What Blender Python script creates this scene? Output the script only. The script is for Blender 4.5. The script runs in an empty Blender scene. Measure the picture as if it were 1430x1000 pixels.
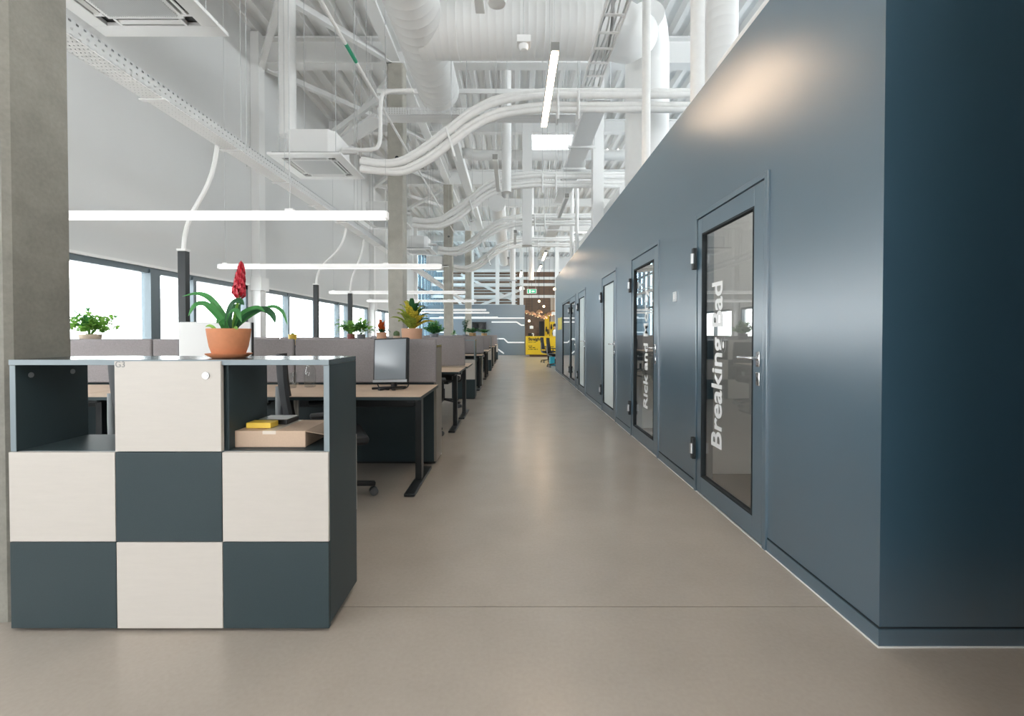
import bpy, bmesh, math, random
from mathutils import Vector, Matrix
R = math.radians
S = bpy.context.scene
COL = S.collection

# ------------------------------------------------------------------ camera
cd = bpy.data.cameras.new('camera')
cam = bpy.data.objects.new('camera', cd)
COL.objects.link(cam)
cam.location = (0, 0, 1.2)
cam.rotation_euler = (R(89.2), 0, 0)
cd.sensor_width = 36.0
cd.lens = 36.0 * 640 / 1430
cd.shift_x = -0.0007
cd.shift_y = -0.0172
cd.clip_start = 0.05
cd.clip_end = 300
S.camera = cam

# ------------------------------------------------------------------ world, exposure
S.view_settings.view_transform = 'Standard'
S.view_settings.look = 'None'
S.view_settings.exposure = -0.40
S.view_settings.gamma = 1.0
S.view_settings.use_curve_mapping = False
W = bpy.data.worlds.new('overcast_sky')
S.world = W
W.use_nodes = True
wb = W.node_tree.nodes['Background']
wb.inputs[0].default_value = (0.98, 0.99, 1.0, 1)
wb.inputs[1].default_value = 12.0
S.cycles.max_bounces = 10
S.cycles.diffuse_bounces = 6
S.cycles.glossy_bounces = 4
S.cycles.transparent_max_bounces = 16
S.cycles.sample_clamp_indirect = 6.0


def area(name, loc, rot, sx, sy, energy, color=(1, 1, 1), portal=False):
    l = bpy.data.lights.new(name, 'AREA')
    l.shape = 'RECTANGLE'
    l.size, l.size_y = sx, sy
    l.energy = energy
    l.color = color
    o = bpy.data.objects.new(name, l)
    COL.objects.link(o)
    o.location = loc
    o.rotation_euler = rot
    if portal:
        l.cycles.is_portal = True
    return o


XW = -4.9          # window wall
ROOF = 6.9
# portals where daylight enters: window band, glazed rear front, curtain wall, rooflights, added right glazing
area('portal_windows', (XW - 0.2, 7.5, 1.5), (0, R(-90), 0), 1.4, 28, 1, portal=True)
area('portal_rear', (-2.3, -6.3, 1.9), (R(90), 0, 0), 3.8, 2.6, 1, portal=True)
area('portal_added_glazing', (8.3, 14, 5.45), (0, R(90), 0), 2.1, 38, 1, portal=True)
area('portal_curtain', (XW - 0.2, 27.5, 2.9), (0, R(-90), 0), 5.8, 8.5, 1, portal=True)

# ------------------------------------------------------------------ materials
MATS = {}


def mat(name, color, rough=0.5, metal=0.0, noise=None, bump=None, coat=0.0, emit=None, spec=0.5, stretch=None, ior=1.5):
    m = bpy.data.materials.new(name)
    m.use_nodes = True
    nt = m.node_tree
    b = nt.nodes['Principled BSDF']
    b.inputs['Base Color'].default_value = (*color, 1)
    b.inputs['Roughness'].default_value = rough
    b.inputs['Metallic'].default_value = metal
    b.inputs['Specular IOR Level'].default_value = spec
    b.inputs['IOR'].default_value = ior
    if coat:
        b.inputs['Coat Weight'].default_value = coat
        b.inputs['Coat Roughness'].default_value = 0.1
    if emit:
        b.inputs['Emission Color'].default_value = (*emit[0], 1)
        b.inputs['Emission Strength'].default_value = emit[1]
    if noise or bump:
        tc = nt.nodes.new('ShaderNodeTexCoord')
        mp = nt.nodes.new('ShaderNodeMapping')
        nt.links.new(tc.outputs['Object'], mp.inputs[0])
        if stretch:
            mp.inputs['Scale'].default_value = stretch
    if noise:                       # list of (scale, amount)
        prev = None
        for sc, am in noise:
            n = nt.nodes.new('ShaderNodeTexNoise')
            n.inputs['Scale'].default_value = sc
            n.inputs['Detail'].default_value = 5
            nt.links.new(mp.outputs[0], n.inputs['Vector'])
            mr = nt.nodes.new('ShaderNodeMapRange')
            mr.inputs[1].default_value = 0.2
            mr.inputs[2].default_value = 0.8
            mr.inputs[3].default_value = 1 - am
            mr.inputs[4].default_value = 1 + am
            nt.links.new(n.outputs[0], mr.inputs[0])
            mx = nt.nodes.new('ShaderNodeVectorMath')
            mx.operation = 'SCALE'
            if prev is None:
                mx.inputs[0].default_value = color
            else:
                nt.links.new(prev.outputs[0], mx.inputs[0])
            nt.links.new(mr.outputs[0], mx.inputs[3])
            prev = mx
        nt.links.new(prev.outputs[0], b.inputs['Base Color'])
    if bump:
        n = nt.nodes.new('ShaderNodeTexNoise')
        n.inputs['Scale'].default_value = bump[0]
        n.inputs['Detail'].default_value = 4
        nt.links.new(mp.outputs[0], n.inputs['Vector'])
        bp = nt.nodes.new('ShaderNodeBump')
        bp.inputs['Strength'].default_value = bump[1]
        bp.inputs['Distance'].default_value = 0.01
        nt.links.new(n.outputs[0], bp.inputs['Height'])
        nt.links.new(bp.outputs[0], b.inputs['Normal'])
    MATS[name] = m
    return m


def leafy(name, amount=0.45):
    m = MATS[name]
    nt = m.node_tree
    b = nt.nodes['Principled BSDF']
    tl = nt.nodes.new('ShaderNodeBsdfTranslucent')
    lk = b.inputs['Base Color'].links
    if lk:
        nt.links.new(lk[0].from_socket, tl.inputs[0])
    else:
        tl.inputs[0].default_value = b.inputs['Base Color'].default_value
    mx = nt.nodes.new('ShaderNodeMixShader')
    mx.inputs[0].default_value = amount
    nt.links.new(b.outputs[0], mx.inputs[1])
    nt.links.new(tl.outputs[0], mx.inputs[2])
    nt.links.new(mx.outputs[0], nt.nodes['Material Output'].inputs[0])


def glass(name, tint=(0.95, 0.97, 0.97), refl=1.0, rough=0.0, ior=1.5):
    m = bpy.data.materials.new(name)
    m.use_nodes = True
    nt = m.node_tree
    nt.nodes.remove(nt.nodes['Principled BSDF'])
    t = nt.nodes.new('ShaderNodeBsdfTransparent')
    t.inputs[0].default_value = (*tint, 1)
    g = nt.nodes.new('ShaderNodeBsdfGlossy')
    g.inputs['Roughness'].default_value = rough
    f = nt.nodes.new('ShaderNodeFresnel')
    ge = nt.nodes.new('ShaderNodeNewGeometry')
    io = nt.nodes.new('ShaderNodeMapRange')      # the far face of a thin pane must not reflect totally
    io.inputs[3].default_value = ior
    io.inputs[4].default_value = 1 / ior
    nt.links.new(ge.outputs['Backfacing'], io.inputs[0])
    nt.links.new(io.outputs[0], f.inputs[0])
    mu = nt.nodes.new('ShaderNodeMath')
    mu.operation = 'MULTIPLY'
    mu.use_clamp = True
    mu.inputs[1].default_value = refl
    mx = nt.nodes.new('ShaderNodeMixShader')
    nt.links.new(f.outputs[0], mu.inputs[0])
    nt.links.new(mu.outputs[0], mx.inputs[0])
    nt.links.new(t.outputs[0], mx.inputs[1])
    nt.links.new(g.outputs[0], mx.inputs[2])
    nt.links.new(mx.outputs[0], nt.nodes['Material Output'].inputs[0])
    MATS[name] = m
    return m


def perforated(name, color, axis_a, axis_b, pa, pb, duty=0.5, rough=0.5):
    """painted sheet with a regular field of punched slots (object space, metres)"""
    m = mat(name, color, rough)
    nt = m.node_tree
    b = nt.nodes['Principled BSDF']
    tc = nt.nodes.new('ShaderNodeTexCoord')
    sp = nt.nodes.new('ShaderNodeSeparateXYZ')
    nt.links.new(tc.outputs['Object'], sp.inputs[0])
    outs = []
    for ax, p in ((axis_a, pa), (axis_b, pb)):
        d = nt.nodes.new('ShaderNodeMath')
        d.operation = 'DIVIDE'
        d.inputs[1].default_value = p
        nt.links.new(sp.outputs[ax], d.inputs[0])
        fr = nt.nodes.new('ShaderNodeMath')
        fr.operation = 'FRACT'
        nt.links.new(d.outputs[0], fr.inputs[0])
        lt = nt.nodes.new('ShaderNodeMath')
        lt.operation = 'LESS_THAN'
        lt.inputs[1].default_value = duty
        nt.links.new(fr.outputs[0], lt.inputs[0])
        outs.append(lt)
    mu = nt.nodes.new('ShaderNodeMath')
    mu.operation = 'MULTIPLY'
    nt.links.new(outs[0].outputs[0], mu.inputs[0])
    nt.links.new(outs[1].outputs[0], mu.inputs[1])
    tr = nt.nodes.new('ShaderNodeBsdfTransparent')
    mx = nt.nodes.new('ShaderNodeMixShader')
    nt.links.new(mu.outputs[0], mx.inputs[0])
    nt.links.new(b.outputs[0], mx.inputs[1])
    nt.links.new(tr.outputs[0], mx.inputs[2])
    nt.links.new(mx.outputs[0], nt.nodes['Material Output'].inputs[0])
    return m


def floor_mat():
    return mat('polished_concrete', (0.395, 0.345, 0.298), 0.25, noise=[(0.5, 0.06), (3.0, 0.06), (60, 0.05)], bump=(220, 0.03), spec=0.65)


M = MATS
floor_mat()
mat('joint_dark', (0.10, 0.095, 0.09), 0.8)
mat('concrete', (0.235, 0.225, 0.195), 0.75, noise=[(1.5, 0.22), (7, 0.16), (60, 0.10)], bump=(18, 0.5))
mat('concrete_light', (0.40, 0.382, 0.335), 0.75, noise=[(1.5, 0.12), (7, 0.10), (60, 0.06)], bump=(18, 0.35))
mat('blue_paint', (0.041, 0.094, 0.136), 0.31, noise=[(900, 0.04)], bump=(500, 0.03), spec=0.85, ior=2.1)
mat('blue_frame', (0.047, 0.104, 0.149), 0.30, spec=0.85, ior=2.1)
mat('white_wall', (0.74, 0.745, 0.74), 0.7, noise=[(0.7, 0.015)])
mat('white_steel', (0.84, 0.84, 0.83), 0.45)
mat('white_duct', (0.80, 0.80, 0.79), 0.4)
mat('deck_white', (0.84, 0.84, 0.83), 0.5)
mat('white_plastic', (0.84, 0.84, 0.83), 0.35)
mat('pipe_white', (0.84, 0.835, 0.82), 0.5, noise=[(12, 0.05)])
mat('window_frame', (0.10, 0.135, 0.155), 0.4)
mat('dark_laminate', (0.033, 0.051, 0.057), 0.42, spec=0.3, noise=[(300, 0.10)])
mat('laminate_top', (0.045, 0.065, 0.072), 0.2, spec=0.9)
mat('edge_gloss', (0.22, 0.27, 0.295), 0.35)  # window gloss on cabinet edges, put into a lighter colour
mat('side_taupe', (0.25, 0.225, 0.19), 0.45, noise=[(300, 0.05)])  # taupe tone for the sides of units turned backwards
mat('birch', (0.555, 0.518, 0.475), 0.42, noise=[(14, 0.025), (60, 0.015)], stretch=(0.6, 1, 5))
mat('oak', (0.58, 0.44, 0.33), 0.42, noise=[(14, 0.12), (60, 0.06)], stretch=(0.5, 5, 1))
mat('grey_fabric', (0.27, 0.25, 0.257), 0.95, noise=[(350, 0.22), (90, 0.10)], bump=(600, 0.3))
mat('black_metal', (0.015, 0.019, 0.021), 0.4)
mat('black_plastic', (0.013, 0.014, 0.016), 0.45)
mat('caster_grey', (0.09, 0.095, 0.10), 0.4)
mat('grey_plastic', (0.26, 0.28, 0.29), 0.45)
mat('black_mesh', (0.02, 0.022, 0.025), 0.8, noise=[(400, 0.3)])
mat('chrome', (0.75, 0.75, 0.76), 0.2, metal=1.0)
mat('steel', (0.60, 0.61, 0.62), 0.35, metal=1.0)
mat('terracotta', (0.60, 0.235, 0.11), 0.7, noise=[(8, 0.08), (60, 0.05)], bump=(60, 0.1))
mat('terracotta_pale', (0.66, 0.38, 0.25), 0.75, noise=[(10, 0.08)])
mat('maroon_pot', (0.25, 0.07, 0.06), 0.5)
mat('beige_pot', (0.55, 0.44, 0.34), 0.7, noise=[(20, 0.08)])
mat('grey_pot', (0.20, 0.21, 0.23), 0.6)
mat('yellow_pot', (0.80, 0.55, 0.08), 0.45)
mat('wicker', (0.45, 0.29, 0.14), 0.8, noise=[(60, 0.25)])
mat('soil', (0.045, 0.032, 0.025), 0.95, noise=[(80, 0.4)], bump=(80, 0.8))
mat('leaf_green', (0.09, 0.33, 0.10), 0.38, noise=[(14, 0.22)])
mat('leaf_dark', (0.03, 0.13, 0.05), 0.42, noise=[(14, 0.2)])
mat('leaf_light', (0.36, 0.64, 0.15), 0.45, noise=[(14, 0.2)])
mat('leaf_yellow', (0.60, 0.50, 0.07), 0.45, noise=[(70, 0.75)])
mat('leaf_croton', (0.34, 0.42, 0.08), 0.45, noise=[(30, 0.6)])
mat('bract_red', (0.52, 0.025, 0.045), 0.4, noise=[(40, 0.2)])
mat('bract_orange', (0.55, 0.12, 0.03), 0.4, noise=[(40, 0.3)])
for n_ in ('leaf_green', 'leaf_dark', 'leaf_light', 'leaf_yellow', 'leaf_croton', 'bract_orange'):
    leafy(n_)
mat('stem_brown', (0.16, 0.09, 0.05), 0.8)
mat('cactus', (0.10, 0.16, 0.08), 0.7, noise=[(60, 0.3)])
mat('cardboard', (0.56, 0.41, 0.30), 0.75, noise=[(6, 0.04), (120, 0.04)], stretch=(1, 1, 1))
mat('clear_tape', (0.72, 0.64, 0.56), 0.12)
mat('yellow_box', (0.85, 0.58, 0.07), 0.45)
mat('yellow_paint', (0.88, 0.60, 0.02), 0.4)
mat('yellow_olive', (0.62, 0.53, 0.04), 0.5)
mat('turquoise', (0.02, 0.38, 0.52), 0.45)
mat('text_white', (0.84, 0.86, 0.87), 0.6)
mat('text_black', (0.03, 0.025, 0.015), 0.6)
mat('text_grey', (0.25, 0.25, 0.25), 0.6)
mat('carpet_dark', (0.055, 0.043, 0.036), 0.95, noise=[(200, 0.3)])
mat('room_wall', (0.68, 0.67, 0.65), 0.8)
mat('brown_wood', (0.16, 0.095, 0.06), 0.6, noise=[(5, 0.25)], stretch=(0.3, 1, 4))
mat('copper', (0.85, 0.45, 0.25), 0.25, metal=1.0)
mat('screen_dark', (0.012, 0.013, 0.015), 0.12)
mat('screen_grey', (0.25, 0.28, 0.31), 0.16, spec=0.9)
mat('led_white', (0.9, 0.9, 0.9), 0.4, emit=((1.0, 0.99, 0.97), 1.6))
mat('led_warm', (0.9, 0.8, 0.7), 0.4, emit=((1.0, 0.73, 0.50), 64.0))
mat('lamp_body', (0.86, 0.86, 0.85), 0.4, emit=((1.0, 0.99, 0.97), 0.35))
mat('room_glow', (0.9, 0.9, 0.9), 0.4, emit=((1.0, 0.97, 0.93), 32.0))  # glow of the unseen panels added to brighten the rooms
mat('led_off', (0.82, 0.82, 0.80), 0.4)
mat('bulb_warm', (0.9, 0.8, 0.6), 0.4, emit=((1.0, 0.75, 0.45), 5.0))
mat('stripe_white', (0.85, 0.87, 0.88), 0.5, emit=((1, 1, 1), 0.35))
mat('lamp_grey', (0.24, 0.24, 0.23), 0.5)
mat('exit_green', (0.02, 0.40, 0.22), 0.4, emit=((0.05, 0.55, 0.33), 0.5))
mat('exit_white', (0.9, 0.95, 0.92), 0.4, emit=((0.9, 1, 0.95), 0.6))
mat('skin', (0.62, 0.38, 0.28), 0.5)
mat('shirt_white', (0.82, 0.83, 0.84), 0.8)
mat('trousers', (0.05, 0.055, 0.07), 0.8)
mat('hair_dark', (0.03, 0.02, 0.015), 0.6)
mat('ground_out', (0.80, 0.80, 0.79), 0.9, noise=[(0.3, 0.1)])
mat('dark_gap', (0.012, 0.018, 0.022), 0.8)
mat('green_tag', (0.02, 0.30, 0.16), 0.5)
mat('wire_grey', (0.55, 0.56, 0.56), 0.5)
mat('grille_frame', (0.62, 0.63, 0.63), 0.5)
glass('window_glass', (0.96, 0.98, 0.985), 0.8)
glass('door_glass', (0.92, 0.93, 0.92), 2.2)
glass('blue_glass', (0.72, 0.84, 0.90), 1.0)
glass('clear_glass', (0.95, 0.96, 0.96), 0.8)
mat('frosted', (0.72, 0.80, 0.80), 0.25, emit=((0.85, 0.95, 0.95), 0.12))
perforated('perf_tray', (0.93, 0.93, 0.925), 0, 1, 0.025, 0.035, 0.40)
perforated('perf_side', (0.62, 0.63, 0.63), 2, 1, 0.035, 0.05, 0.36)
perforated('perf_tray_cross', (0.80, 0.805, 0.80), 0, 2, 0.045, 0.03, 0.45)
perforated('perf_grille', (0.62, 0.63, 0.63), 0, 1, 0.016, 0.016, 0.74)

# ------------------------------------------------------------------ mesh helper


class MB:
    def __init__(s):
        s.v, s.f = [], []

    def add(s, vs, fs):
        o = len(s.v)
        s.v += [tuple(p) for p in vs]
        s.f += [tuple(i + o for i in f) for f in fs]
        return s

    def box(s, x0, x1, y0, y1, z0, z1):
        v = [(x, y, z) for z in (z0, z1) for y in (y0, y1) for x in (x0, x1)]
        return s.add(v, [(0, 2, 3, 1), (4, 5, 7, 6), (0, 1, 5, 4), (2, 6, 7, 3), (0, 4, 6, 2), (1, 3, 7, 5)])

    def obox(s, c, ax, hx, ay, hy, az, hz):
        """box with centre c, axes ax, ay, az and half sizes"""
        c, ax, ay, az = Vector(c), Vector(ax).normalized(), Vector(ay).normalized(), Vector(az).normalized()
        v = [c + ax * hx * i + ay * hy * j + az * hz * k for k in (-1, 1) for j in (-1, 1) for i in (-1, 1)]
        return s.add(v, [(0, 2, 3, 1), (4, 5, 7, 6), (0, 1, 5, 4), (2, 6, 7, 3), (0, 4, 6, 2), (1, 3, 7, 5)])

    def bar(s, p, q, w, h, up=(0, 0, 1)):
        p, q = Vector(p), Vector(q)
        d = (q - p)
        side = d.cross(Vector(up))
        if side.length < 1e-5:
            side = d.cross(Vector((1, 0, 0)))
        u = side.cross(d)
        return s.obox((p + q) / 2, d, d.length / 2, side, w / 2, u, h / 2)

    def ibeam(s, p, q, w, h, t=0.02, up=(0, 0, 1)):
        p, q = Vector(p), Vector(q)
        u = Vector(up)
        s.bar(p + u * (h / 2 - t / 2), q + u * (h / 2 - t / 2), w, t, up)
        s.bar(p - u * (h / 2 - t / 2), q - u * (h / 2 - t / 2), w, t, up)
        return s.bar(p, q, t, h - 2 * t, up)

    def tube(s, pts, r, n=10, caps=True):
        pts = [Vector(p) for p in pts]
        m = len(pts)
        rs = r if isinstance(r, (list, tuple)) else [r] * m
        t0 = (pts[1] - pts[0]).normalized()
        a = Vector((0, 0, 1)) if abs(t0.z) < 0.9 else Vector((1, 0, 0))
        nrm = (a - t0 * a.dot(t0)).normalized()
        vs = []
        for i in range(m):
            t = (pts[min(i + 1, m - 1)] - pts[max(i - 1, 0)]).normalized()
            nrm = (nrm - t * nrm.dot(t)).normalized()
            b = t.cross(nrm)
            for k in range(n):
                an = 2 * math.pi * k / n
                vs.append(pts[i] + (nrm * math.cos(an) + b * math.sin(an)) * rs[i])
        fs = []
        for i in range(m - 1):
            for k in range(n):
                k2 = (k + 1) % n
                fs.append((i * n + k, i * n + k2, (i + 1) * n + k2, (i + 1) * n + k))
        if caps:
            fs.append(tuple(range(n - 1, -1, -1)))
            fs.append(tuple((m - 1) * n + k for k in range(n)))
        return s.add(vs, fs)

    def cyl(s, p, q, r, n=16):
        return s.tube([p, q], r, n)

    def lathe(s, prof, c=(0, 0, 0), n=28):
        vs, fs = [], []
        m = len(prof)
        for r, z in prof:
            for k in range(n):
                a = 2 * math.pi * k / n
                vs.append((c[0] + r * math.cos(a), c[1] + r * math.sin(a), c[2] + z))
        for i in range(m - 1):
            for k in range(n):
                k2 = (k + 1) % n
                fs.append((i * n + k, i * n + k2, (i + 1) * n + k2, (i + 1) * n + k))
        fs.append(tuple(range(n - 1, -1, -1)))
        fs.append(tuple((m - 1) * n + k for k in range(n)))
        return s.add(vs, fs)

    def leaf(s, pts, wid, fold=0.25, up=(0, 0, 1)):
        """folded blade along pts; wid = list of half widths"""
        pts = [Vector(p) for p in pts]
        m = len(pts)
        vs, fs = [], []
        for i in range(m):
            t = (pts[min(i + 1, m - 1)] - pts[max(i - 1, 0)]).normalized()
            sd = t.cross(Vector(up))
            if sd.length < 0.05:
                sd = t.cross(Vector((0, 1, 0)))
            sd.normalize()
            u = sd.cross(t)
            w = wid[i]
            vs += [pts[i] + sd * w + u * w * fold, pts[i], pts[i] - sd * w + u * w * fold]
        for i in range(m - 1):
            for k in (0, 1):
                fs.append((i * 3 + k, i * 3 + k + 1, (i + 1) * 3 + k + 1, (i + 1) * 3 + k))
        return s.add(vs, fs)

    def prism(s, poly, axis, a0, a1):
        """polygon (list of 2D) extruded along axis 0/1/2"""
        n = len(poly)

        def p3(p, a):
            l = list(p)
            l.insert(axis, a)
            return tuple(l)
        vs = [p3(p, a0) for p in poly] + [p3(p, a1) for p in poly]
        fs = [tuple(range(n)), tuple(range(2 * n - 1, n - 1, -1))]
        for i in range(n):
            j = (i + 1) % n
            fs.append((i, i + n, j + n, j))
        return s.add(vs, fs)

    def build(s, name, material, parent=None, bevel=0, smooth=True, seg=2):
        off = Vector((0, 0, 0))
        p = parent
        while p is not None:
            off += p.location
            p = p.parent
        me = bpy.data.meshes.new(name)
        me.from_pydata([(x - off.x, y - off.y, z - off.z) for x, y, z in s.v], [], s.f)
        bm = bmesh.new()
        bm.from_mesh(me)
        bmesh.ops.recalc_face_normals(bm, faces=bm.faces)
        bm.to_mesh(me)
        bm.free()
        if smooth:
            me.polygons.foreach_set('use_smooth', [True] * len(me.polygons))
            me.set_sharp_from_angle(angle=R(38))
        if isinstance(material, str):
            material = M[material]
        me.materials.append(material)
        o = bpy.data.objects.new(name, me)
        COL.objects.link(o)
        o.parent = parent
        if bevel:
            b = o.modifiers.new('edge', 'BEVEL')
            b.width = bevel
            b.segments = seg
            b.limit_method = 'ANGLE'
            b.angle_limit = R(40)
        return o


LABELS = {}


def tag(o, label, cat, group=None, kind=None):
    n = len(label.split())
    if not 4 <= n <= 16:
        print('LABEL LENGTH', n, label)
    if label in LABELS and not group:
        print('LABEL REPEAT', label)
    LABELS[label] = 1
    o['label'] = label
    o['category'] = cat
    if group:
        o['group'] = group
    if kind:
        o['kind'] = kind
    return o


def thing(name, loc, label, cat, group=None, kind=None):
    o = bpy.data.objects.new(name, None)
    COL.objects.link(o)
    o.location = loc
    o.empty_display_size = 0.1
    return tag(o, label, cat, group, kind)


def copy_tree(o, parent=None):
    c = o.copy()
    COL.objects.link(c)
    if parent is not None:
        c.parent = parent
    for ch in list(o.children):
        copy_tree(ch, c)
    return c


def struct(name, mb, material, parent=None, label=None, **k):
    o = mb.build(name, material, parent, **k)
    if parent is None:
        o['kind'] = 'structure'
        if label:
            o['label'] = label
    return o


def text(name, body, size, mtx, material, parent, offset=0.0, extrude=0.001, sx=1.0, spacing=1.0):
    c = bpy.data.curves.new(name, 'FONT')
    c.body = body
    c.size = size
    c.extrude = extrude
    c.offset = offset
    c.space_character = spacing
    c.align_x = 'LEFT'
    c.materials.append(M[material])
    o = bpy.data.objects.new(name, c)
    COL.objects.link(o)
    off = Vector((0, 0, 0))
    p = parent
    while p is not None:
        off += p.location
        p = p.parent
    o.parent = parent
    mm = mtx.copy()
    mm.translation = mtx.translation - off
    o.matrix_local = mm @ Matrix.Diagonal((sx, 1, 1, 1))
    bpy.context.view_layer.update()
    dg = bpy.context.evaluated_depsgraph_get()
    me = bpy.data.meshes.new_from_object(o.evaluated_get(dg))
    me.name = name
    ml = o.matrix_local.copy()
    bpy.data.objects.remove(o)
    o = bpy.data.objects.new(name, me)
    COL.objects.link(o)
    o.parent = parent
    o.matrix_local = ml
    return o


def bez(p0, p1, p2, p3, n=8):
    out = []
    for i in range(n + 1):
        t = i / n
        a = [(1 - t) ** 3, 3 * t * (1 - t) ** 2, 3 * t * t * (1 - t), t ** 3]
        out.append(sum((Vector(p) * w for p, w in zip((p0, p1, p2, p3), a)), Vector((0, 0, 0))))
    return out


def smooth_path(pts, n=6):
    """Catmull-Rom through pts"""
    P = [Vector(p) for p in pts]
    P = [2 * P[0] - P[1]] + P + [2 * P[-1] - P[-2]]
    out = []
    for i in range(1, len(P) - 2):
        for k in range(n):
            t = k / n
            a, b, c, d = P[i - 1], P[i], P[i + 1], P[i + 2]
            out.append(0.5 * ((2 * b) + (c - a) * t + (2 * a - 5 * b + 4 * c - d) * t * t + (3 * b - a - 3 * c + d) * t ** 3))
    out.append(P[-2])
    return out


# ================================================================== SETTING
YB, YE = -6.0, 34.0        # building back / end
XR = 8.0
WXR = 1.408                # blue corridor wall plane
BOXT = 3.03                # top of the blue room block
YC = 1.746                 # its near corner
YF = 15.06                 # its far end

fl = struct('floor', MB().box(XW - 0.1, XR, YB, YE, -0.2, -0.02), 'joint_dark', label='polished grey concrete floor with sawn joints')
js = [YB, 2.0, 8.6, 15.2, 21.8, 28.4, YE]
for a, b in zip(js[:-1], js[1:]):
    MB().box(XW - 0.1, XR, a + 0.003, b - 0.003, -0.02, 0.0).build('slab', 'polished_concrete', fl, smooth=False)

# outside ground
struct('ground_outside', MB().box(-80, XW - 0.35, -40, 80, -0.4, -0.3), 'ground_out')

# --- corrugated roof deck with rooflight openings


def deck(mb, x0, x1, y0, y1, z):
    p, h = 0.33, 0.12
    prof = []
    x = x0
    while x < x1 - 1e-6:
        for dx, dz in ((0.0, 0), (0.10, 0), (0.14, h), (0.28, h)):
            if x + dx < x1:
                prof.append((x + dx, z + dz))
        x += p
    prof.append((x1, z))
    vs = [(a, y0, c) for a, c in prof] + [(a, y1, c) for a, c in prof]
    n = len(prof)
    mb.add(vs, [(i, i + 1, i + 1 + n, i + n) for i in range(n - 1)])


def deckz(x):
    u = (x - XW) % 0.33
    if u < 0.10:
        h = 0
    elif u < 0.14:
        h = (u - 0.10) / 0.04 * 0.12
    elif u < 0.28:
        h = 0.12
    else:
        h = (0.33 - u) / 0.05 * 0.12
    return ROOF + h + 0.004


SKY = [(0.4, 1.72, 6.1, 7.5), (0.4, 1.72, 13.1, 14.5), (0.4, 1.72, -1.2, 0.2), (4.6, 5.92, 6.1, 7.5), (4.6, 5.92, 13.1, 14.5), (-3.6, -2.28, -1.2, 0.2), (3.4, 4.72, 24.5, 25.9)]  # one rooflight is in view; the rest are unseen, added for daylight
mb = MB()
rows = sorted({YB, YE} | {s[2] for s in SKY} | {s[3] for s in SKY})
for a, b in zip(rows[:-1], rows[1:]):
    holes = sorted((s[0], s[1]) for s in SKY if s[2] <= a + 1e-6 and s[3] >= b - 1e-6)
    x = XW
    for h0, h1 in holes:
        deck(mb, x, h0, a, b, ROOF)
        x = h1
    deck(mb, x, XR, a, b, ROOF)
ce = struct('ceiling', mb, 'deck_white', smooth=False, label='white corrugated steel roof deck')
n = 0
for x0, x1, y0, y1 in SKY:
    n += 1
    k = MB()
    k.box(x0 - 0.06, x0, y0 - 0.06, y1 + 0.06, ROOF - 0.03, ROOF + 0.45).box(x1, x1 + 0.06, y0 - 0.06, y1 + 0.06, ROOF - 0.03, ROOF + 0.45)
    k.box(x0, x1, y0 - 0.06, y0, ROOF - 0.03, ROOF + 0.45).box(x0, x1, y1, y1 + 0.06, ROOF - 0.03, ROOF + 0.45)
    k.build('rooflight_curb', 'white_wall', ce, smooth=False)
    MB().box(x0, x1, y0, y1, ROOF + 0.40, ROOF + 0.41).build('rooflight_pane', 'window_glass', ce, smooth=False)
    area('portal_rooflight', ((x0 + x1) / 2, (y0 + y1) / 2, ROOF + 0.5), (0, 0, 0), x1 - x0, y1 - y0, 1, portal=True)

# --- left window wall
WT, WS = 2.10, 0.85        # window head and sill heights
wl = MB()
wl.box(XW - 0.2, XW, YB, 23.4, WT, ROOF + 0.15).box(XW - 0.2, XW, YB, 23.4, -0.1, WS)
wl.box(XW - 0.2, XW, 31.8, YE, -0.1, ROOF + 0.15).box(XW - 0.2, XW, 23.4, 31.8, 5.6, ROOF + 0.15)
piers = [1.45, 8.52, 15.59, 22.66]
for y in piers:
    wl.box(XW - 0.2, XW, y, y + 0.5, WS, WT)
wl.box(XW - 0.2, XW, YB, -5.6, WS, WT)
struct('wall_left', wl, 'white_wall', smooth=False, label='tall white wall above the window band')
bays = [(-5.6, 1.45, [-3.6, -1.6, 0.2]), (1.95, 8.52, [3.4, 4.2, 5.0, 6.30, 7.08]), (9.02, 15.59, [10.05, 11.55, 12.95, 13.7]), (16.09, 22.66, [17.6, 19.1, 20.6, 21.4])]
thick = {6.30: 0.17, 13.7: 0.14, 4.2: 0.14, 21.4: 0.14}
for i, (a, b, mu) in enumerate(bays):
    w = thing('window_%d' % (i + 1), (XW - 0.1, (a + b) / 2, WS), 'band of dark framed windows in the left wall, bay %s' % ['behind the camera side', 'beside the first desks', 'beyond the second column', 'nearest the far end'][i], 'window', kind='structure')
    f = MB().box(XW - 0.12, XW - 0.02, a, b, WS, WS + 0.07).box(XW - 0.12, XW - 0.02, a, b, WT - 0.075, WT)
    f.box(XW - 0.12, XW - 0.02, a, a + 0.06, WS, WT).box(XW - 0.12, XW - 0.02, b - 0.06, b, WS, WT)
    f.build('window_frame', 'window_frame', w, smooth=False)
    es = [a] + mu + [b]
    for y in mu:
        t = thick.get(y, 0.07)
        MB().box(XW - 0.13, XW - 0.0, y - t / 2, y + t / 2, WS + 0.02, WT - 0.02).build('mullion', 'window_frame', w, smooth=False)
    for y0, y1 in zip(es[:-1], es[1:]):
        MB().box(XW - 0.09, XW - 0.08, y0 + 0.03, y1 - 0.03, WS + 0.05, WT - 0.05).build('pane', 'window_glass', w, smooth=False)
    MB().box(XW - 0.02, XW + 0.12, a, b, WS - 0.03, WS).build('window_sill', 'white_plastic', w, bevel=0.005)
    MB().box(XW - 0.0, XW + 0.015, a, b, WT, WT + 0.035).build('head_trim', 'white_plastic', w, smooth=False)
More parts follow.
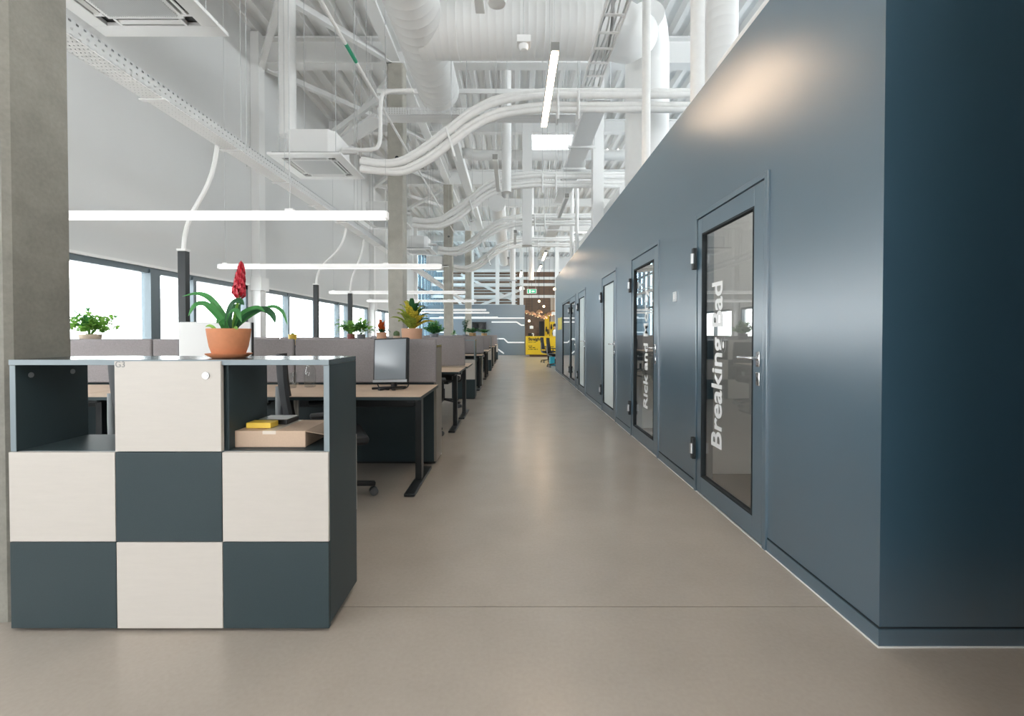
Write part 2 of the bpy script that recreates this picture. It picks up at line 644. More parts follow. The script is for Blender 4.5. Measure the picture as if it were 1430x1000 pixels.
# steel wall posts standing at each bay line
for i, y in enumerate(piers):
    p = thing('trim_%d' % (i + 1), (XW + 0.08, y + 0.2, 0), 'white steel wall post between windows, %s along the left wall' % ['first', 'second', 'third', 'fourth'][i], 'post', kind='structure')
    MB().box(XW + 0.001, XW + 0.16, y + 0.1, y + 0.3, 0, ROOF - 0.05).build('post', 'white_steel', p, bevel=0.004)
    MB().box(XW + 0.001, XW + 0.2, y + 0.06, y + 0.34, 2.02, 2.27).build('cover_box', 'white_plastic', p, bevel=0.004)

# curtain wall at the far left
cw = thing('window_5', (XW, 27.5, 0), 'tall blue tinted curtain wall far down the left side', 'window', kind='structure')
f = MB()
for k in range(10):
    y = 23.4 + k * 8.4 / 9
    f.box(XW - 0.1, XW + 0.05, y - 0.05, y + 0.05, 0, 5.6)
f.build('mullion', 'window_frame', cw, smooth=False)
f = MB()
for z in (0.1, 2.7, 3.6, 4.6, 5.55):
    f.box(XW - 0.08, XW + 0.03, 23.4, 31.8, z - 0.05, z + 0.05)
f.build('transom', 'window_frame', cw, smooth=False)
for k in range(9):
    y = 23.4 + k * 8.4 / 9
    MB().box(XW - 0.04, XW - 0.03, y + 0.05, y + 8.4 / 9 - 0.05, 0.1, 5.55).build('pane', 'blue_glass', cw, smooth=False)

# --- rear front (behind the camera): a glazed front with a low parapet, and an unseen partition added to shade the right
wbk = MB().box(XW - 0.2, -4.2, YB - 0.2, YB, 0, ROOF + 0.1).box(-0.4, XR, YB - 0.2, YB, 0, ROOF + 0.1).box(-4.2, -0.4, YB - 0.2, YB, 3.2, ROOF + 0.1).box(-4.2, -0.4, YB - 0.2, YB, 0, 0.6)
for x in (-3.0, -1.65):
    wbk.box(x - 0.04, x + 0.04, YB - 0.15, YB, 0.6, 3.2)
struct('wall_back', wbk, 'white_wall', smooth=False)
struct('wall_added_shade', MB().box(1.24, XR, 0.95, 1.05, 0, BOXT + 0.002), 'blue_paint', smooth=False)  # unseen partition added to darken the near right wall
ws_ = MB().box(XR, XR + 0.2, YB, YE, -0.1, 4.4).box(XR, XR + 0.2, YB, YE, 6.5, ROOF + 0.15)
for y in (-6.0, 1.5, 8.6, 15.7, 22.7, 33.5):
    ws_.box(XR, XR + 0.2, y, y + 0.5, 4.4, 6.5)
struct('wall_side', ws_, 'white_wall', smooth=False)
cl = thing('window_6', (XR + 0.1, 14, 3.5), 'unseen high glazing added in the right side wall for light', 'window', kind='structure')
for a, b in ((-5.5, 1.5), (2.0, 8.6), (9.1, 15.7), (16.2, 22.7), (23.2, 33.5)):  # unseen glazing added to light the ceiling and left wall
    MB().box(XR + 0.1, XR + 0.11, a, b, 4.4, 6.5).build('pane', 'window_glass', cl, smooth=False)

struct('ceiling_added_shade', MB().box(1.85, XR, 0.95, YC, BOXT + 0.005, BOXT + 0.12), 'blue_paint', smooth=False)  # unseen slab added to keep ceiling light off the near right wall

# --- far end
struct('wall_end', MB().box(XW, XR, YE, YE + 0.2, -0.1, ROOF + 0.15), 'white_wall', smooth=False)
fw = struct('wall_far', MB().box(XW, 0.69, 26.0, 26.25, 0, 2.85), 'blue_paint', smooth=False, label='low blue grey wall across the far end')
st = []


def stripe(pts):
    t = MB()
    for p, q in zip(pts[:-1], pts[1:]):
        t.bar((p[0], 25.985, p[1]), (q[0], 25.985, q[1]), 0.02, 0.07, (0, -1, 0) if False else (0, 0, 1))
    t.build('stripe', 'stripe_white', fw, smooth=False)


stripe([(-4.7, 2.10), (0.66, 2.10)])
stripe([(-1.2, 1.88), (0.22, 1.88), (0.48, 1.70), (0.66, 1.70)])
stripe([(-0.92, 0.93), (-0.50, 0.93), (-0.28, 0.72), (0.66, 0.72)])
stripe([(-0.92, 0.40), (-0.50, 0.09)])
stripe([(-4.7, 1.30), (-3.4, 1.30), (-3.1, 1.05), (-1.2, 1.05)])
struct('wall_brown', MB().box(0.3, XR, 31.0, 31.2, 0, 5.4), 'brown_wood', smooth=False, label='brown timber wall behind the reception')
MB_ = MB()
for k in range(12):
    z = 3.05 + 0.2 * k
    MB_.box(XW + 0.4, 0.3, 31.0, 31.15, z, z + 0.11)
struct('trim_9', MB_, 'brown_wood', smooth=False, label='brown timber louvres high on the far end wall')

# --- blue room block with door openings (y0 near, y1 far)
doors = [(2.517, 3.52), (4.40, 5.43), (6.21, 7.21), (8.83, 9.80), (10.20, 12.96)]
DH = 2.10
wr = MB()
T = 0.12
ys = [YC] + [v for d in doors for v in d] + [YF]
for a, b in zip(ys[0::2], ys[1::2]):
    wr.box(WXR, WXR + T, a, b, 0, DH)
wr.box(WXR, WXR + T, YC, YF, DH, BOXT)
wr.box(WXR + T, XR, YF - T, YF, 0, BOXT)
wr.box(WXR + T, XR, YC + T, YF - T, BOXT - 0.12, BOXT - 0.001)
struct('wall_right', wr, 'blue_paint', smooth=False, label='long blue grey corridor wall with glazed doors')
struct('wall_front', MB().box(WXR + T, XR, YC, YC + T, 0, BOXT), 'blue_paint', smooth=False, label='dark blue end wall at the near right corner')
# skirting and the pale sealant line along it
bb = MB()
gp = MB()
sl = MB()
for a, b in zip(ys[0::2], ys[1::2]):
    bb.box(WXR - 0.008, WXR, a + 0.004 if a > YC else a - 0.008, b - 0.004, 0.004, 0.068)
    gp.box(WXR - 0.002, WXR, a if a > YC else a - 0.002, b, 0.068, 0.075)
sl.box(WXR - 0.013, WXR - 0.0, YC - 0.013, YF, 0, 0.0045)
struct('baseboard_right', bb, 'blue_frame', smooth=False)
struct('trim_10', gp, 'dark_gap', smooth=False)
struct('trim_11', sl, 'white_plastic', smooth=False)
struct('baseboard_front', MB().box(WXR, XR, YC - 0.008, YC, 0.004, 0.068), 'blue_frame', smooth=False)
struct('trim_12', MB().box(WXR, XR, YC - 0.013, YC, 0, 0.0045), 'white_plastic', smooth=False)
struct('trim_13', MB().box(WXR + 0.001, XR, YC - 0.002, YC, 0.068, 0.074), 'dark_gap', smooth=False)
# room interiors
struct('wall_rooms_back', MB().box(4.0, 4.1, YC + T, YF - T, 0, BOXT - 0.13), 'room_wall', smooth=False)
for i, y in enumerate((3.95, 5.85, 8.0, 10.0)):
    struct('wall_room_%d' % (i + 1), MB().box(WXR + T, 4.0, y - 0.05, y + 0.05, 0, BOXT - 0.13), 'room_wall', smooth=False)
struct('floor_rooms', MB().box(WXR + T, 4.0, YC + T, YF - T, 0.0, 0.006), 'carpet_dark', smooth=False)


for i, (a, b) in enumerate(((1.9, 3.9), (4.0, 5.8), (5.9, 7.95), (8.05, 9.95), (10.05, 14.9))):  # unseen glowing panels added to brighten the rooms behind the glass
    rl = thing('room_glow_panel', (2.4, (a + b) / 2, BOXT - 0.16), 'unseen glowing panel added to brighten the %s room behind the blue wall' % ['first', 'second', 'third', 'fourth', 'fifth'][i], 'lamp')
    MB().box(2.1, 2.7, (a + b) / 2 - 0.3, (a + b) / 2 + 0.3, BOXT - 0.16, BOXT - 0.121).build('housing', 'white_plastic', rl, smooth=False)
    MB().box(2.13, 2.67, (a + b) / 2 - 0.27, (a + b) / 2 + 0.27, BOXT - 0.165, BOXT - 0.1605).build('diffuser', 'room_glow', rl, smooth=False)


def door(i, y0, y1, kind, words, label):
    d = thing('door_%d' % i, (WXR, (y0 + y1) / 2, 0), label, 'door', kind='structure')
    X = WXR
    fr = MB()
    fr.box(X - 0.014, X + T, y0, y0 + 0.035, 0, DH).box(X - 0.014, X + T, y1 - 0.035, y1, 0, DH).box(X - 0.014, X + T, y0 + 0.035, y1 - 0.035, DH - 0.035, DH)
    fr.build('door_frame', 'blue_frame', d, bevel=0.003)
    if kind == 'double':
        panels = [(y0 + 0.04, y0 + 1.0, True), (y0 + 1.04, y1 - 0.04, False)]
    else:
        panels = [(y0 + 0.04, y1 - 0.04, True)]
    for a, b, is_door in panels:
        a2, b2 = a + 0.006, b - 0.006
        z0, z1 = 0.012, DH - 0.042
        sw, tw, bw = 0.105, 0.115, 0.125
        if not is_door:
            sw = tw = 0.04
            bw = 0.06
        lf = MB()
        lf.box(X - 0.008, X + 0.05, a2, a2 + sw, z0, z1).box(X - 0.008, X + 0.05, b2 - sw * 0.72, b2, z0, z1)
        lf.box(X - 0.008, X + 0.05, a2 + sw, b2 - sw * 0.72, z0, z0 + bw).box(X - 0.008, X + 0.05, a2 + sw, b2 - sw * 0.72, z1 - tw, z1)
        lf.build('leaf' if is_door else 'side_light', 'blue_frame', d, bevel=0.002)
        gm = {'clear': 'door_glass', 'double': 'door_glass', 'frosted': 'frosted'}[kind]
        gb = MB()
        e = 0.012
        g0, g1, h0, h1 = a2 + sw, b2 - sw * 0.72, z0 + bw, z1 - tw
        gb.box(X - 0.0095, X + 0.03, g0, g0 + e, h0, h1).box(X - 0.0095, X + 0.03, g1 - e, g1, h0, h1)
        gb.box(X - 0.0095, X + 0.03, g0 + e, g1 - e, h0, h0 + e).box(X - 0.0095, X + 0.03, g0 + e, g1 - e, h1 - e, h1)
        gb.build('glazing_bead', 'dark_gap', d, smooth=False)
        MB().box(X + 0.008, X + 0.014, g0 + e, g1 - e, h0 + e, h1 - e).build('pane', gm, d, smooth=False)
        if is_door:
            hy = (y0 + 0.04 + 0.96 + 0.02) if kind == 'double' else b + 0.006
            for hz in (0.33, 1.77):
                h = MB().box(X - 0.042, X - 0.014, hy - 0.012, hy + 0.026, hz - 0.082, hz + 0.082)
                hg = h.build('hinge', 'black_metal', d, bevel=0.004)
                MB().cyl((X - 0.046, hy - 0.004, hz - 0.038), (X - 0.046, hy - 0.004, hz + 0.038), 0.014).build('hinge_barrel', 'steel', hg)
            ky = a2 + 0.045
            q = MB()
            q.box(X - 0.016, X - 0.008, ky - 0.018, ky + 0.018, 1.012, 1.098)
            ro = q.build('handle_plate', 'chrome', d, bevel=0.007)
            hnd = MB().tube(smooth_path([(X - 0.012, ky, 1.062), (X - 0.045, ky, 1.062), (X - 0.058, ky + 0.02, 1.062), (X - 0.058, ky + 0.14, 1.06)], 5), 0.0095, 12)
            hnd.build('lever', 'chrome', ro)
            k2 = MB().box(X - 0.016, X - 0.008, ky - 0.018, ky + 0.018, 0.905, 0.982).build('lock_plate', 'chrome', d, bevel=0.007)
            MB().box(X - 0.0175, X - 0.015, ky - 0.003, ky + 0.003, 0.93, 0.955).build('keyhole', 'black_plastic', k2, smooth=False)
    if words:
        body, size, zb, yb, sx = words
        mtx = Matrix(((0, 0, -1, X + 0.0065), (0, 1, 0, yb), (1, 0, 0, zb), (0, 0, 0, 1)))
        text('lettering', body, size, mtx, 'text_white', d, offset=0.0042, extrude=0.0006, sx=sx)
    return d


door(1, *doors[0], 'clear', ('Breaking Bad', 0.222, 0.40, 3.10, 1.0), 'nearest blue framed glass door with large white vertical lettering')
door(2, *doors[1], 'clear', ('Rick and Morty', 0.205, 0.40, 4.81, 1.0), 'second blue framed glass door with white vertical lettering on clear glass')
door(3, *doors[2], 'frosted', None, 'third blue framed door with bright frosted glass pane')
door(4, *doors[3], 'frosted', None, 'fourth narrow looking blue door with bright frosted glass')
door(5, *doors[4], 'double', None, 'farthest glazed blue door with a clear glass side light')

# --- concrete columns
cols = [1.89, 8.75, 15.8, 22.9]
for i, y in enumerate(cols):
    c = thing('concrete_column', (-2.23, y + 0.15, 0), ['rough dark concrete column beside the checkered cabinet', 'bare concrete column behind the croton plant, second in the row', 'third bare concrete column beyond the second desk row', 'fourth and farthest bare concrete column'][i], 'column', kind='structure')
    m_ = 'concrete' if i == 0 else 'concrete_light'
    ch = 0.02
    x0, x1, y0, y1 = -2.38, -2.08, y, y + (0.285 if i == 0 else 0.3)
    poly = [(x0 + ch, y0), (x1 - ch, y0), (x1, y0 + ch), (x1, y1 - ch), (x1 - ch, y1), (x0 + ch, y1), (x0, y1 - ch), (x0, y0 + ch)]
    MB().prism(poly, 2, 0, 6.33).build('shaft', m_, c, smooth=False)
    if i:
        MB().tube([(-2.2, y - 0.002, 4.55), (-2.2, y + 0.02, 4.55)], 0.035, 16).build('cast_hole', 'dark_gap', c)
        MB().box(x0 - 0.03, x1 + 0.03, y0 - 0.02, y1 + 0.02, 6.33, 6.37).build('bearing_plate', 'white_steel', c, smooth=False)

# --- roof steel
for i, y in enumerate((-1.9, 1.66, 5.2, 8.9, 12.3, 15.95, 19.4, 23.05, 26.6, 30.1)):
    b = MB()
    main = y in (1.66, 8.9, 15.95, 23.05)
    if main:
        b.ibeam((XW, y, 6.6), (XR, y, 6.6), 0.26, 0.5, 0.03)
    else:
        b.ibeam((XW, y, 6.72), (XR, y, 6.72), 0.18, 0.34, 0.02)
    o = b.build('roof_beam', 'white_steel', None, smooth=False)
    tag(o, 'white steel roof beam spanning the hall, number %s from the entrance' % ['one', 'two', 'three', 'four', 'five', 'six', 'seven', 'eight', 'nine', 'ten'][i], 'beam', kind='structure')
b = MB().ibeam((-2.23, YB, 6.5), (-2.23, YE, 6.5), 0.2, 0.30, 0.025)
tag(b.build('roof_beam', 'white_steel', None, smooth=False), 'long white steel beam running over the concrete columns', 'beam', kind='structure')
b = MB().box(-1.55, -1.3, 9.2, 22.5, 5.75, 5.95)
tag(b.build('roof_beam', 'white_steel', None, bevel=0.01), 'long white box beam right of the concrete columns', 'beam', kind='structure')
for i, (y0, y1) in enumerate(((1.7, 5.2), (5.3, 8.8), (9.0, 12.3), (12.4, 15.9), (16.0, 19.4))):
    br = MB().bar((XW + 0.1, y0, 6.38), (-2.3, y1, 6.38), 0.1, 0.1)
    tag(br.build('roof_brace', 'white_steel', None, smooth=False), 'white diagonal roof brace rising toward the aisle, %s bay' % ['first', 'second', 'third', 'fourth', 'fifth'][i], 'brace', kind='structure')
    br = MB().bar((-2.3, y0, 6.27), (XW + 0.1, y1, 6.27), 0.1, 0.1)
    tag(br.build('roof_brace', 'white_steel', None, smooth=False), 'white diagonal roof brace running back to the wall, %s bay' % ['first', 'second', 'third', 'fourth', 'fifth'][i], 'brace', kind='structure')
# white steel posts and rails at the far end above the low wall
for i, (x, y) in enumerate(((-2.4, 27.0), (-0.9, 27.0), (0.05, 27.0), (0.52, 27.0), (2.6, 27.0))):
    p = MB().box(x - 0.11, x + 0.11, y - 0.11, y + 0.11, 0, 6.6)
    tag(p.build('steel_post', 'white_steel', None, smooth=False), 'white square steel post behind the far blue wall, number %s' % ['one', 'two', 'three', 'four', 'five'][i], 'post', kind='structure')
for i, (z, y) in enumerate(((3.35, 27.2), (4.05, 27.2), (4.6, 28.6), (5.2, 29.5))):
    p = MB().box(XW, XR, y, y + 0.14, z, z + 0.16)
    tag(p.build('steel_rail', 'white_steel', None, smooth=False), 'white horizontal steel rail at the far end, %s' % ['lowest', 'second lowest', 'third from below', 'highest'][i], 'rail', kind='structure')
for i, (p, q) in enumerate((((-1.9, 27.1, 2.9), (0.7, 27.1, 3.9)), ((0.0, 28.5, 3.3), (-3.2, 28.5, 4.9)), ((-4.2, 27.1, 4.2), (-3.0, 27.1, 2.9)))):
    tag(MB().bar(p, q, 0.14, 0.14).build('steel_brace', 'white_steel', None, smooth=False), 'white slanted steel brace at the far end, %s' % ['rising to the right', 'rising to the left', 'beside the curtain wall'][i], 'brace', kind='structure')

# ================================================================== CABINETS
CW = 0.428
Z1, Z2, CT = 0.364, 0.727, 1.097


def cabinet(x1, y0, flip, pattern, label, lock=False, group=None, mark=None):
    """three by three checkered storage unit; x1 = right side, y0 = camera side, depth .325"""
    w = 3 * CW
    x0 = x1 - w
    y1 = y0 + 0.325
    t = thing('storage_cabinet', ((x0 + x1) / 2, (y0 + y1) / 2, 0), label, 'cabinet', group)
    fy = y0 if not flip else y1          # plane of the door fronts
    sg = 1 if not flip else -1
    c0, c1 = sorted((fy + sg * 0.02, y1 if not flip else y0))
    dl = 'dark_laminate'
    MB().box(x0, x1, min(fy + sg * 0.005, c1), max(fy + sg * 0.005, c1) if not flip else c1, CT - 0.022, CT) if False else None
    ty0, ty1 = (y0 + 0.008, y1) if not flip else (y0, y1 - 0.008)
    MB().box(x0, x1, ty0, ty1, CT - 0.022, CT).build('top', 'laminate_top', t, bevel=0.0015)
    if not flip:  # lighter strips standing in for window gloss on the front edges
        MB().box(x0, x1, y0 + 0.0065, y0 + 0.0078, CT - 0.0215, CT - 0.0005).build('edge_gloss', 'edge_gloss', t, smooth=False)
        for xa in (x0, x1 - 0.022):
            MB().box(xa, xa + 0.022, y0 + 0.0095, y0 + 0.0118, Z2, CT - 0.0235).build('edge_gloss', 'edge_gloss', t, smooth=False)
        MB().box(x0 + 0.0225, x1 - 0.0225, y0 + 0.0195, y0 + 0.0218, Z2 - 0.0195, Z2 - 0.0005).build('edge_gloss', 'edge_gloss', t, smooth=False)
    for xa in (x0, x1 - 0.022):
        MB().box(xa, xa + 0.022, ty0 + 0.004, ty1, 0.03, CT - 0.023).build('side_panel', 'side_taupe' if flip else dl, t, bevel=0.001)
    for k in (1, 2):
        xm = x0 + k * CW
        MB().box(xm - 0.011, xm + 0.011, c0 + 0.012, c1 - 0.002, 0.05, CT - 0.023).build('divider', dl, t, bevel=0.001)
    for zz in (Z1, Z2):
        MB().box(x0 + 0.0225, x1 - 0.0225, c0 + 0.002, c1 - 0.004, zz - 0.02, zz).build('shelf', dl, t, bevel=0.001)
    MB().box(x0 + 0.0225, x1 - 0.0225, c0 + 0.002, c1 - 0.004, 0.03, 0.05).build('bottom', dl, t, smooth=False)
    MB().box(x0 + 0.02, x1 - 0.02, y0 + 0.05, y1 - 0.03, 0, 0.0295).build('plinth', 'black_plastic', t, smooth=False)
    by = c1 - 0.012 if not flip else c0
    full = all(ch != 'o' for ch in pattern[0])
    MB().box(x0 + 0.023, x1 - 0.023, by, by + 0.011, 0.05, (CT - 0.024) if (full or flip) else Z2 - 0.021).build('back', dl, t, smooth=False)
    zr = [(Z2 + 0.002, CT - 0.006), (Z1 + 0.0015, Z2 - 0.0015), (0.014, Z1 - 0.0015)]
    for r, row in enumerate(pattern):
        for k, ch in enumerate(row):
            kk = k if not flip else 2 - k
            if ch == 'o':
                continue
            a, b = x0 + kk * CW + 0.0015, x0 + (kk + 1) * CW - 0.0015
            d0, d1 = sorted((fy, fy + sg * 0.019))
            d = MB().box(a, b, d0, d1, *zr[r]).build('cabinet_door', 'birch' if ch == 'b' else dl, t, bevel=0.0012)
            if lock and r == 0 and ch == 'b':
                lx, lz = b - 0.058, CT - 0.063
                lk = MB().tube([(lx, fy - 0.005, lz), (lx, fy + 0.001, lz)], 0.014, 24).tube([(lx, fy - 0.0065, lz), (lx, fy - 0.004, lz)], 0.0085, 20).box(lx - 0.005, lx + 0.005, fy - 0.0078, fy - 0.006, lz - 0.0012, lz + 0.0012).build('lock', 'steel', d)
                mtx = Matrix(((1, 0, 0, a + 0.003), (0, 0, -1, fy - 0.0005), (0, 1, 0, CT - 0.030), (0, 0, 0, 1)))
                text('door_mark', 'G3', 0.034, mtx, 'text_grey', d, extrude=0.0003)
    return t


PA = ['obo', 'bdb', 'dbd']
PB = ['bdb', 'dbd', 'bdb']
ca = cabinet(-0.738, 1.83, False, PA, 'nearest cabinet of checkered dark and birch doors, potted red bromeliad on top', lock=True)
MB().box(-1.155, -0.742, 2.156, 2.172, Z1 + 0.002, Z2 - 0.002).build('rear_door', 'birch', ca, bevel=0.001)
for n_, (xx, yy) in enumerate(((-2.01, 1.9), (-2.01, 2.08))):
    MB().tube([(-2.022 + 0.0221, yy, 1.03), (-2.022 + 0.0245, yy, 1.03)], 0.011, 16).build('screw_cap', 'grey_plastic', ca)
for k in range(3):
    cabinet(-0.70 - k * (3 * CW + 0.004), 4.19, True, PB, 'cabinet turned dark back to the first desks, %s' % ['at the aisle end', 'middle one of its row', 'at the window end'][k])
cabinet(-0.69, 8.40, False, PA, 'second checkered cabinet facing the camera, in front of the second column')
for k in range(2):
    cabinet(-0.70 - k * (3 * CW + 0.004), 10.46, True, PB, 'cabinet behind the third desk row, %s' % ['aisle end', 'away from the aisle'][k])
cabinet(-0.69, 14.8, False, PA, 'third checkered cabinet facing the camera, far along the aisle')
cabinet(-0.70, 17.0, True, PB, 'far cabinet behind the fifth desk row with its back to the camera')
cabinet(-0.69, 21.4, False, PA, 'farthest checkered cabinet, before the blue end wall')

# ================================================================== DESKS
DZ = 0.745


def desk(x0, x1, y0, y1, label, row_front=True):
    t = thing('office_desk', ((x0 + x1) / 2, (y0 + y1) / 2, 0), label, 'desk')
    MB().box(x0, x1, y0, y1, DZ - 0.003, DZ).build('desktop', 'oak', t, smooth=False)
    MB().box(x0, x1, y0, y1, DZ - 0.026, DZ - 0.0032).build('desktop_shade', 'dark_laminate', t, smooth=False)  # desk edge drawn dark: its shade is put into the colour
    ym = (y0 + y1) / 2
    for xl in (x0 + 0.09, x1 - 0.09):
        lg = MB().box(xl - 0.025, xl + 0.025, ym - 0.045, ym + 0.045, 0.025, DZ - 0.06).build('leg', 'black_metal', t, bevel=0.004)
        MB().box(xl - 0.04, xl + 0.04, y0 + 0.03, y1 - 0.06, 0.004, 0.026).build('foot', 'black_metal', lg, bevel=0.004)
        MB().box(xl - 0.03, xl + 0.03, y0 + 0.1, y1 - 0.08, DZ - 0.06, DZ - 0.0265).build('bracket', 'black_metal', lg, bevel=0.002)
    MB().box(x0 + 0.12, x1 - 0.12, ym - 0.03, ym + 0.03, DZ - 0.075, DZ - 0.028).build('crossbeam', 'black_metal', t, smooth=False)
    MB().box(x0 + 0.15, x1 - 0.15, ym + 0.12, ym + 0.27, DZ - 0.16, DZ - 0.03).build('cable_basket', 'black_metal', t, bevel=0.01)
    return t


def screen(x0, x1, y, label, z0=0.76, z1=1.155):
    t = thing('desk_screen', ((x0 + x1) / 2, y, z0), label, 'screen')
    MB().box(x0, x1, y - 0.018, y + 0.018, z0, z1).build('fabric_panel', 'grey_fabric', t, bevel=0.012, seg=3)
    return t


posn = ['at the aisle end', 'in the middle', 'at the window end']
DW = 1.285


def row(y0, n, name, xr=-0.65):
    for k in range(n):
        x1 = xr - k * DW
        desk(x1 - DW + 0.01, x1, y0, y0 + 0.8, 'oak topped desk with black legs %s of the %s' % (posn[k], name))


def screens(y, n, name, xr=-0.66):
    for k in range(n):
        x1 = xr - k * DW
        screen(x1 - DW + 0.012, x1, y, 'grey fabric screen %s of the %s' % (posn[k], name))


row(3.32, 3, 'first desk row', -0.67)
screens(4.148, 3, 'first desk row', -0.69)
row(5.50, 3, 'second desk row')
screens(6.345, 3, 'second desk row')
row(6.39, 3, 'third desk row', -0.63)
row(9.62, 2, 'fourth desk row')
screens(10.441, 2, 'fourth desk row')
row(12.0, 2, 'fifth desk row')
screens(12.84, 2, 'fifth desk row')
row(12.88, 2, 'sixth desk row')
row(16.15, 2, 'seventh desk row')
screens(16.978, 2, 'seventh desk row')
row(18.6, 2, 'eighth desk row')
screens(19.44, 2, 'eighth desk row')
row(19.48, 2, 'ninth desk row')

# power poles with a white cable up to the tray
for i, (x, y, zt, z0) in enumerate(((-2.93, 4.09, 1.935, DZ + 0.001), (-3.10, 7.235, 1.974, 0.0), (-2.87, 8.1, 1.915, 0.0))):
    p = thing('power_pole', (x, y, z0), 'dark square power pole with white cable, %s' % ['by the first desk row', 'by the second desk row', 'beyond the third desk row'][i], 'pole')
    MB().box(x - 0.035, x + 0.035, y - 0.028, y + 0.028, z0, zt).build('pole', 'black_metal', p, bevel=0.003)
    MB().box(x - 0.04, x + 0.04, y - 0.033, y + 0.033, zt, zt + 0.02).build('cap', 'white_plastic', p, bevel=0.003)
    MB().tube(bez((x, y, zt + 0.01), (x + 0.02, y, zt + 0.45), (-2.68, y, 2.35), (-2.62, y, 2.87), 10), 0.019, 8).build('cable', 'white_plastic', p)

# ================================================================== THINGS ON THE NEAR CABINET


def pot(name_mat, c, r_top, r_bot, h, t, soil=True, rim=True):
    pr = [(r_bot * 0.95, 0), (r_bot, 0.004), ((r_bot * 0.55 + r_top * 0.45) * 1.03, h * 0.35), ((r_bot * 0.2 + r_top * 0.8) * 1.01, h * 0.7), (r_top, h - 0.004), (r_top * 0.985, h), (r_top * 0.9, h), (r_top * 0.88, h * 0.86)]
    MB().lathe(pr, c).build('pot', name_mat, t)
    if soil:
        MB().lathe([(r_top * 0.87, h * 0.84), (r_top * 0.5, h * 0.89), (0.002, h * 0.91)], c, 20).build('soil', 'soil', t)


PB0 = (-1.232, 1.99, 1.0975)
t = thing('bromeliad', PB0, 'red flowering bromeliad in a terracotta pot on the nearest cabinet', 'plant')
MB().lathe([(0.06, 0), (0.068, 0.002), (0.088, 0.015), (0.090, 0.019), (0.084, 0.019), (0.066, 0.008), (0.002, 0.007)], PB0, 36).build('saucer', 'terracotta', t)
pot('terracotta', (PB0[0], PB0[1], PB0[2] + 0.008), 0.085, 0.062, 0.118, t)
bx, by_, bz = PB0[0] + 0.006, PB0[1], PB0[2] + 0.115


def lf(pts, w, m_='leaf_green', nm='leaf', fold=0.35, par=None):
    p = smooth_path([(bx + a, by_ + b, bz + c) for a, b, c in pts], 4)
    n_ = len(p)
    ws = [w * (0.75 + 0.5 * min(i / (n_ * 0.35), 1) * 0.5) * (1 - max(0, (i / (n_ - 1) - 0.55) / 0.45) ** 2) + 0.0008 for i in range(n_)]
    MB().leaf(p, [v * 0.95 for v in ws], fold, up=(0.1, -0.75, 0.66)).build(nm, m_, par or t)


lf([(-0.005, 0, 0), (-0.025, 0.0, 0.06), (-0.075, -0.01, 0.135), (-0.13, -0.01, 0.160), (-0.20, -0.01, 0.150)], 0.013)
lf([(-0.008, -0.01, 0), (-0.03, -0.03, 0.06), (-0.065, -0.06, 0.11), (-0.095, -0.08, 0.105), (-0.118, -0.09, 0.062)], 0.015)
lf([(-0.012, 0.01, 0), (-0.05, 0.05, 0.045), (-0.10, 0.09, 0.08), (-0.15, 0.12, 0.10)], 0.011)
lf([(0.0, -0.01, -0.005), (0.01, -0.02, 0.06), (0.035, -0.03, 0.115), (0.065, -0.04, 0.125), (0.09, -0.05, 0.11)], 0.019, 'leaf_dark')
lf([(0.008, 0, 0), (0.03, 0.0, 0.05), (0.07, 0.0, 0.085), (0.12, 0.0, 0.10), (0.15, 0, 0.085)], 0.014)
lf([(0.01, 0.01, 0), (0.05, 0.03, 0.065), (0.11, 0.05, 0.095), (0.15, 0.06, 0.075), (0.165, 0.06, 0.035)], 0.017, 'leaf_dark')
lf([(0.01, 0.0, 0), (0.06, 0.06, 0.07), (0.13, 0.09, 0.11), (0.175, 0.1, 0.09), (0.20, 0.1, 0.03)], 0.010)
lf([(0.004, -0.015, -0.005), (0.018, -0.045, 0.04), (0.05, -0.08, 0.075), (0.09, -0.10, 0.08), (0.115, -0.11, 0.035)], 0.014)
lf([(0.0, 0.02, 0), (0.0, 0.05, 0.07), (-0.02, 0.09, 0.12), (-0.03, 0.13, 0.12)], 0.014, 'leaf_dark')
lf([(-0.004, -0.02, -0.008), (0.0, -0.05, 0.03), (0.01, -0.085, 0.045), (0.02, -0.12, 0.03)], 0.014)
lf([(-0.03, -0.03, -0.01), (-0.05, -0.05, 0.02), (-0.068, -0.06, 0.018)], 0.007, 'leaf_light')
lf([(0.03, -0.03, -0.01), (0.05, -0.05, 0.015), (0.065, -0.055, 0.005)], 0.007, 'leaf_light')
tip = Vector((PB0[0] + 0.066, PB0[1] - 0.01, 1.505))
base = Vector((PB0[0] + 0.048, PB0[1] - 0.008, 1.355))
sp = MB().tube(smooth_path([(bx, by_, bz - 0.01), (bx + 0.022, by_ - 0.004, bz + 0.07), tuple(base), tuple(base * 0.4 + tip * 0.6)], 4), 0.0055, 8)
fs_ = sp.build('flower_stem', 'leaf_light', t)
bm_ = MB()
random.seed(4)
for k in range(44):
    u = k / 43
    c = base + (tip - base) * (u * 0.86 - 0.05)
    a = k * 2.399
    rad = 0.022 * (1 - u) ** 0.7 + 0.003
    d = Vector((math.cos(a), math.sin(a), 0))
    L = 0.040 + 0.012 * (1 - u)
    pts = [c, c + d * rad * 0.9 + Vector((0, 0, L * 0.35)), c + d * rad * 0.95 + Vector((0, 0, L * 0.7)), c + d * rad * 0.45 + Vector((0, 0, L))]
    bm_.leaf(pts, [0.006, 0.0115, 0.008, 0.0008], 0.4, up=tuple(d))
bm_.build('flower_spike', 'bract_red', t)

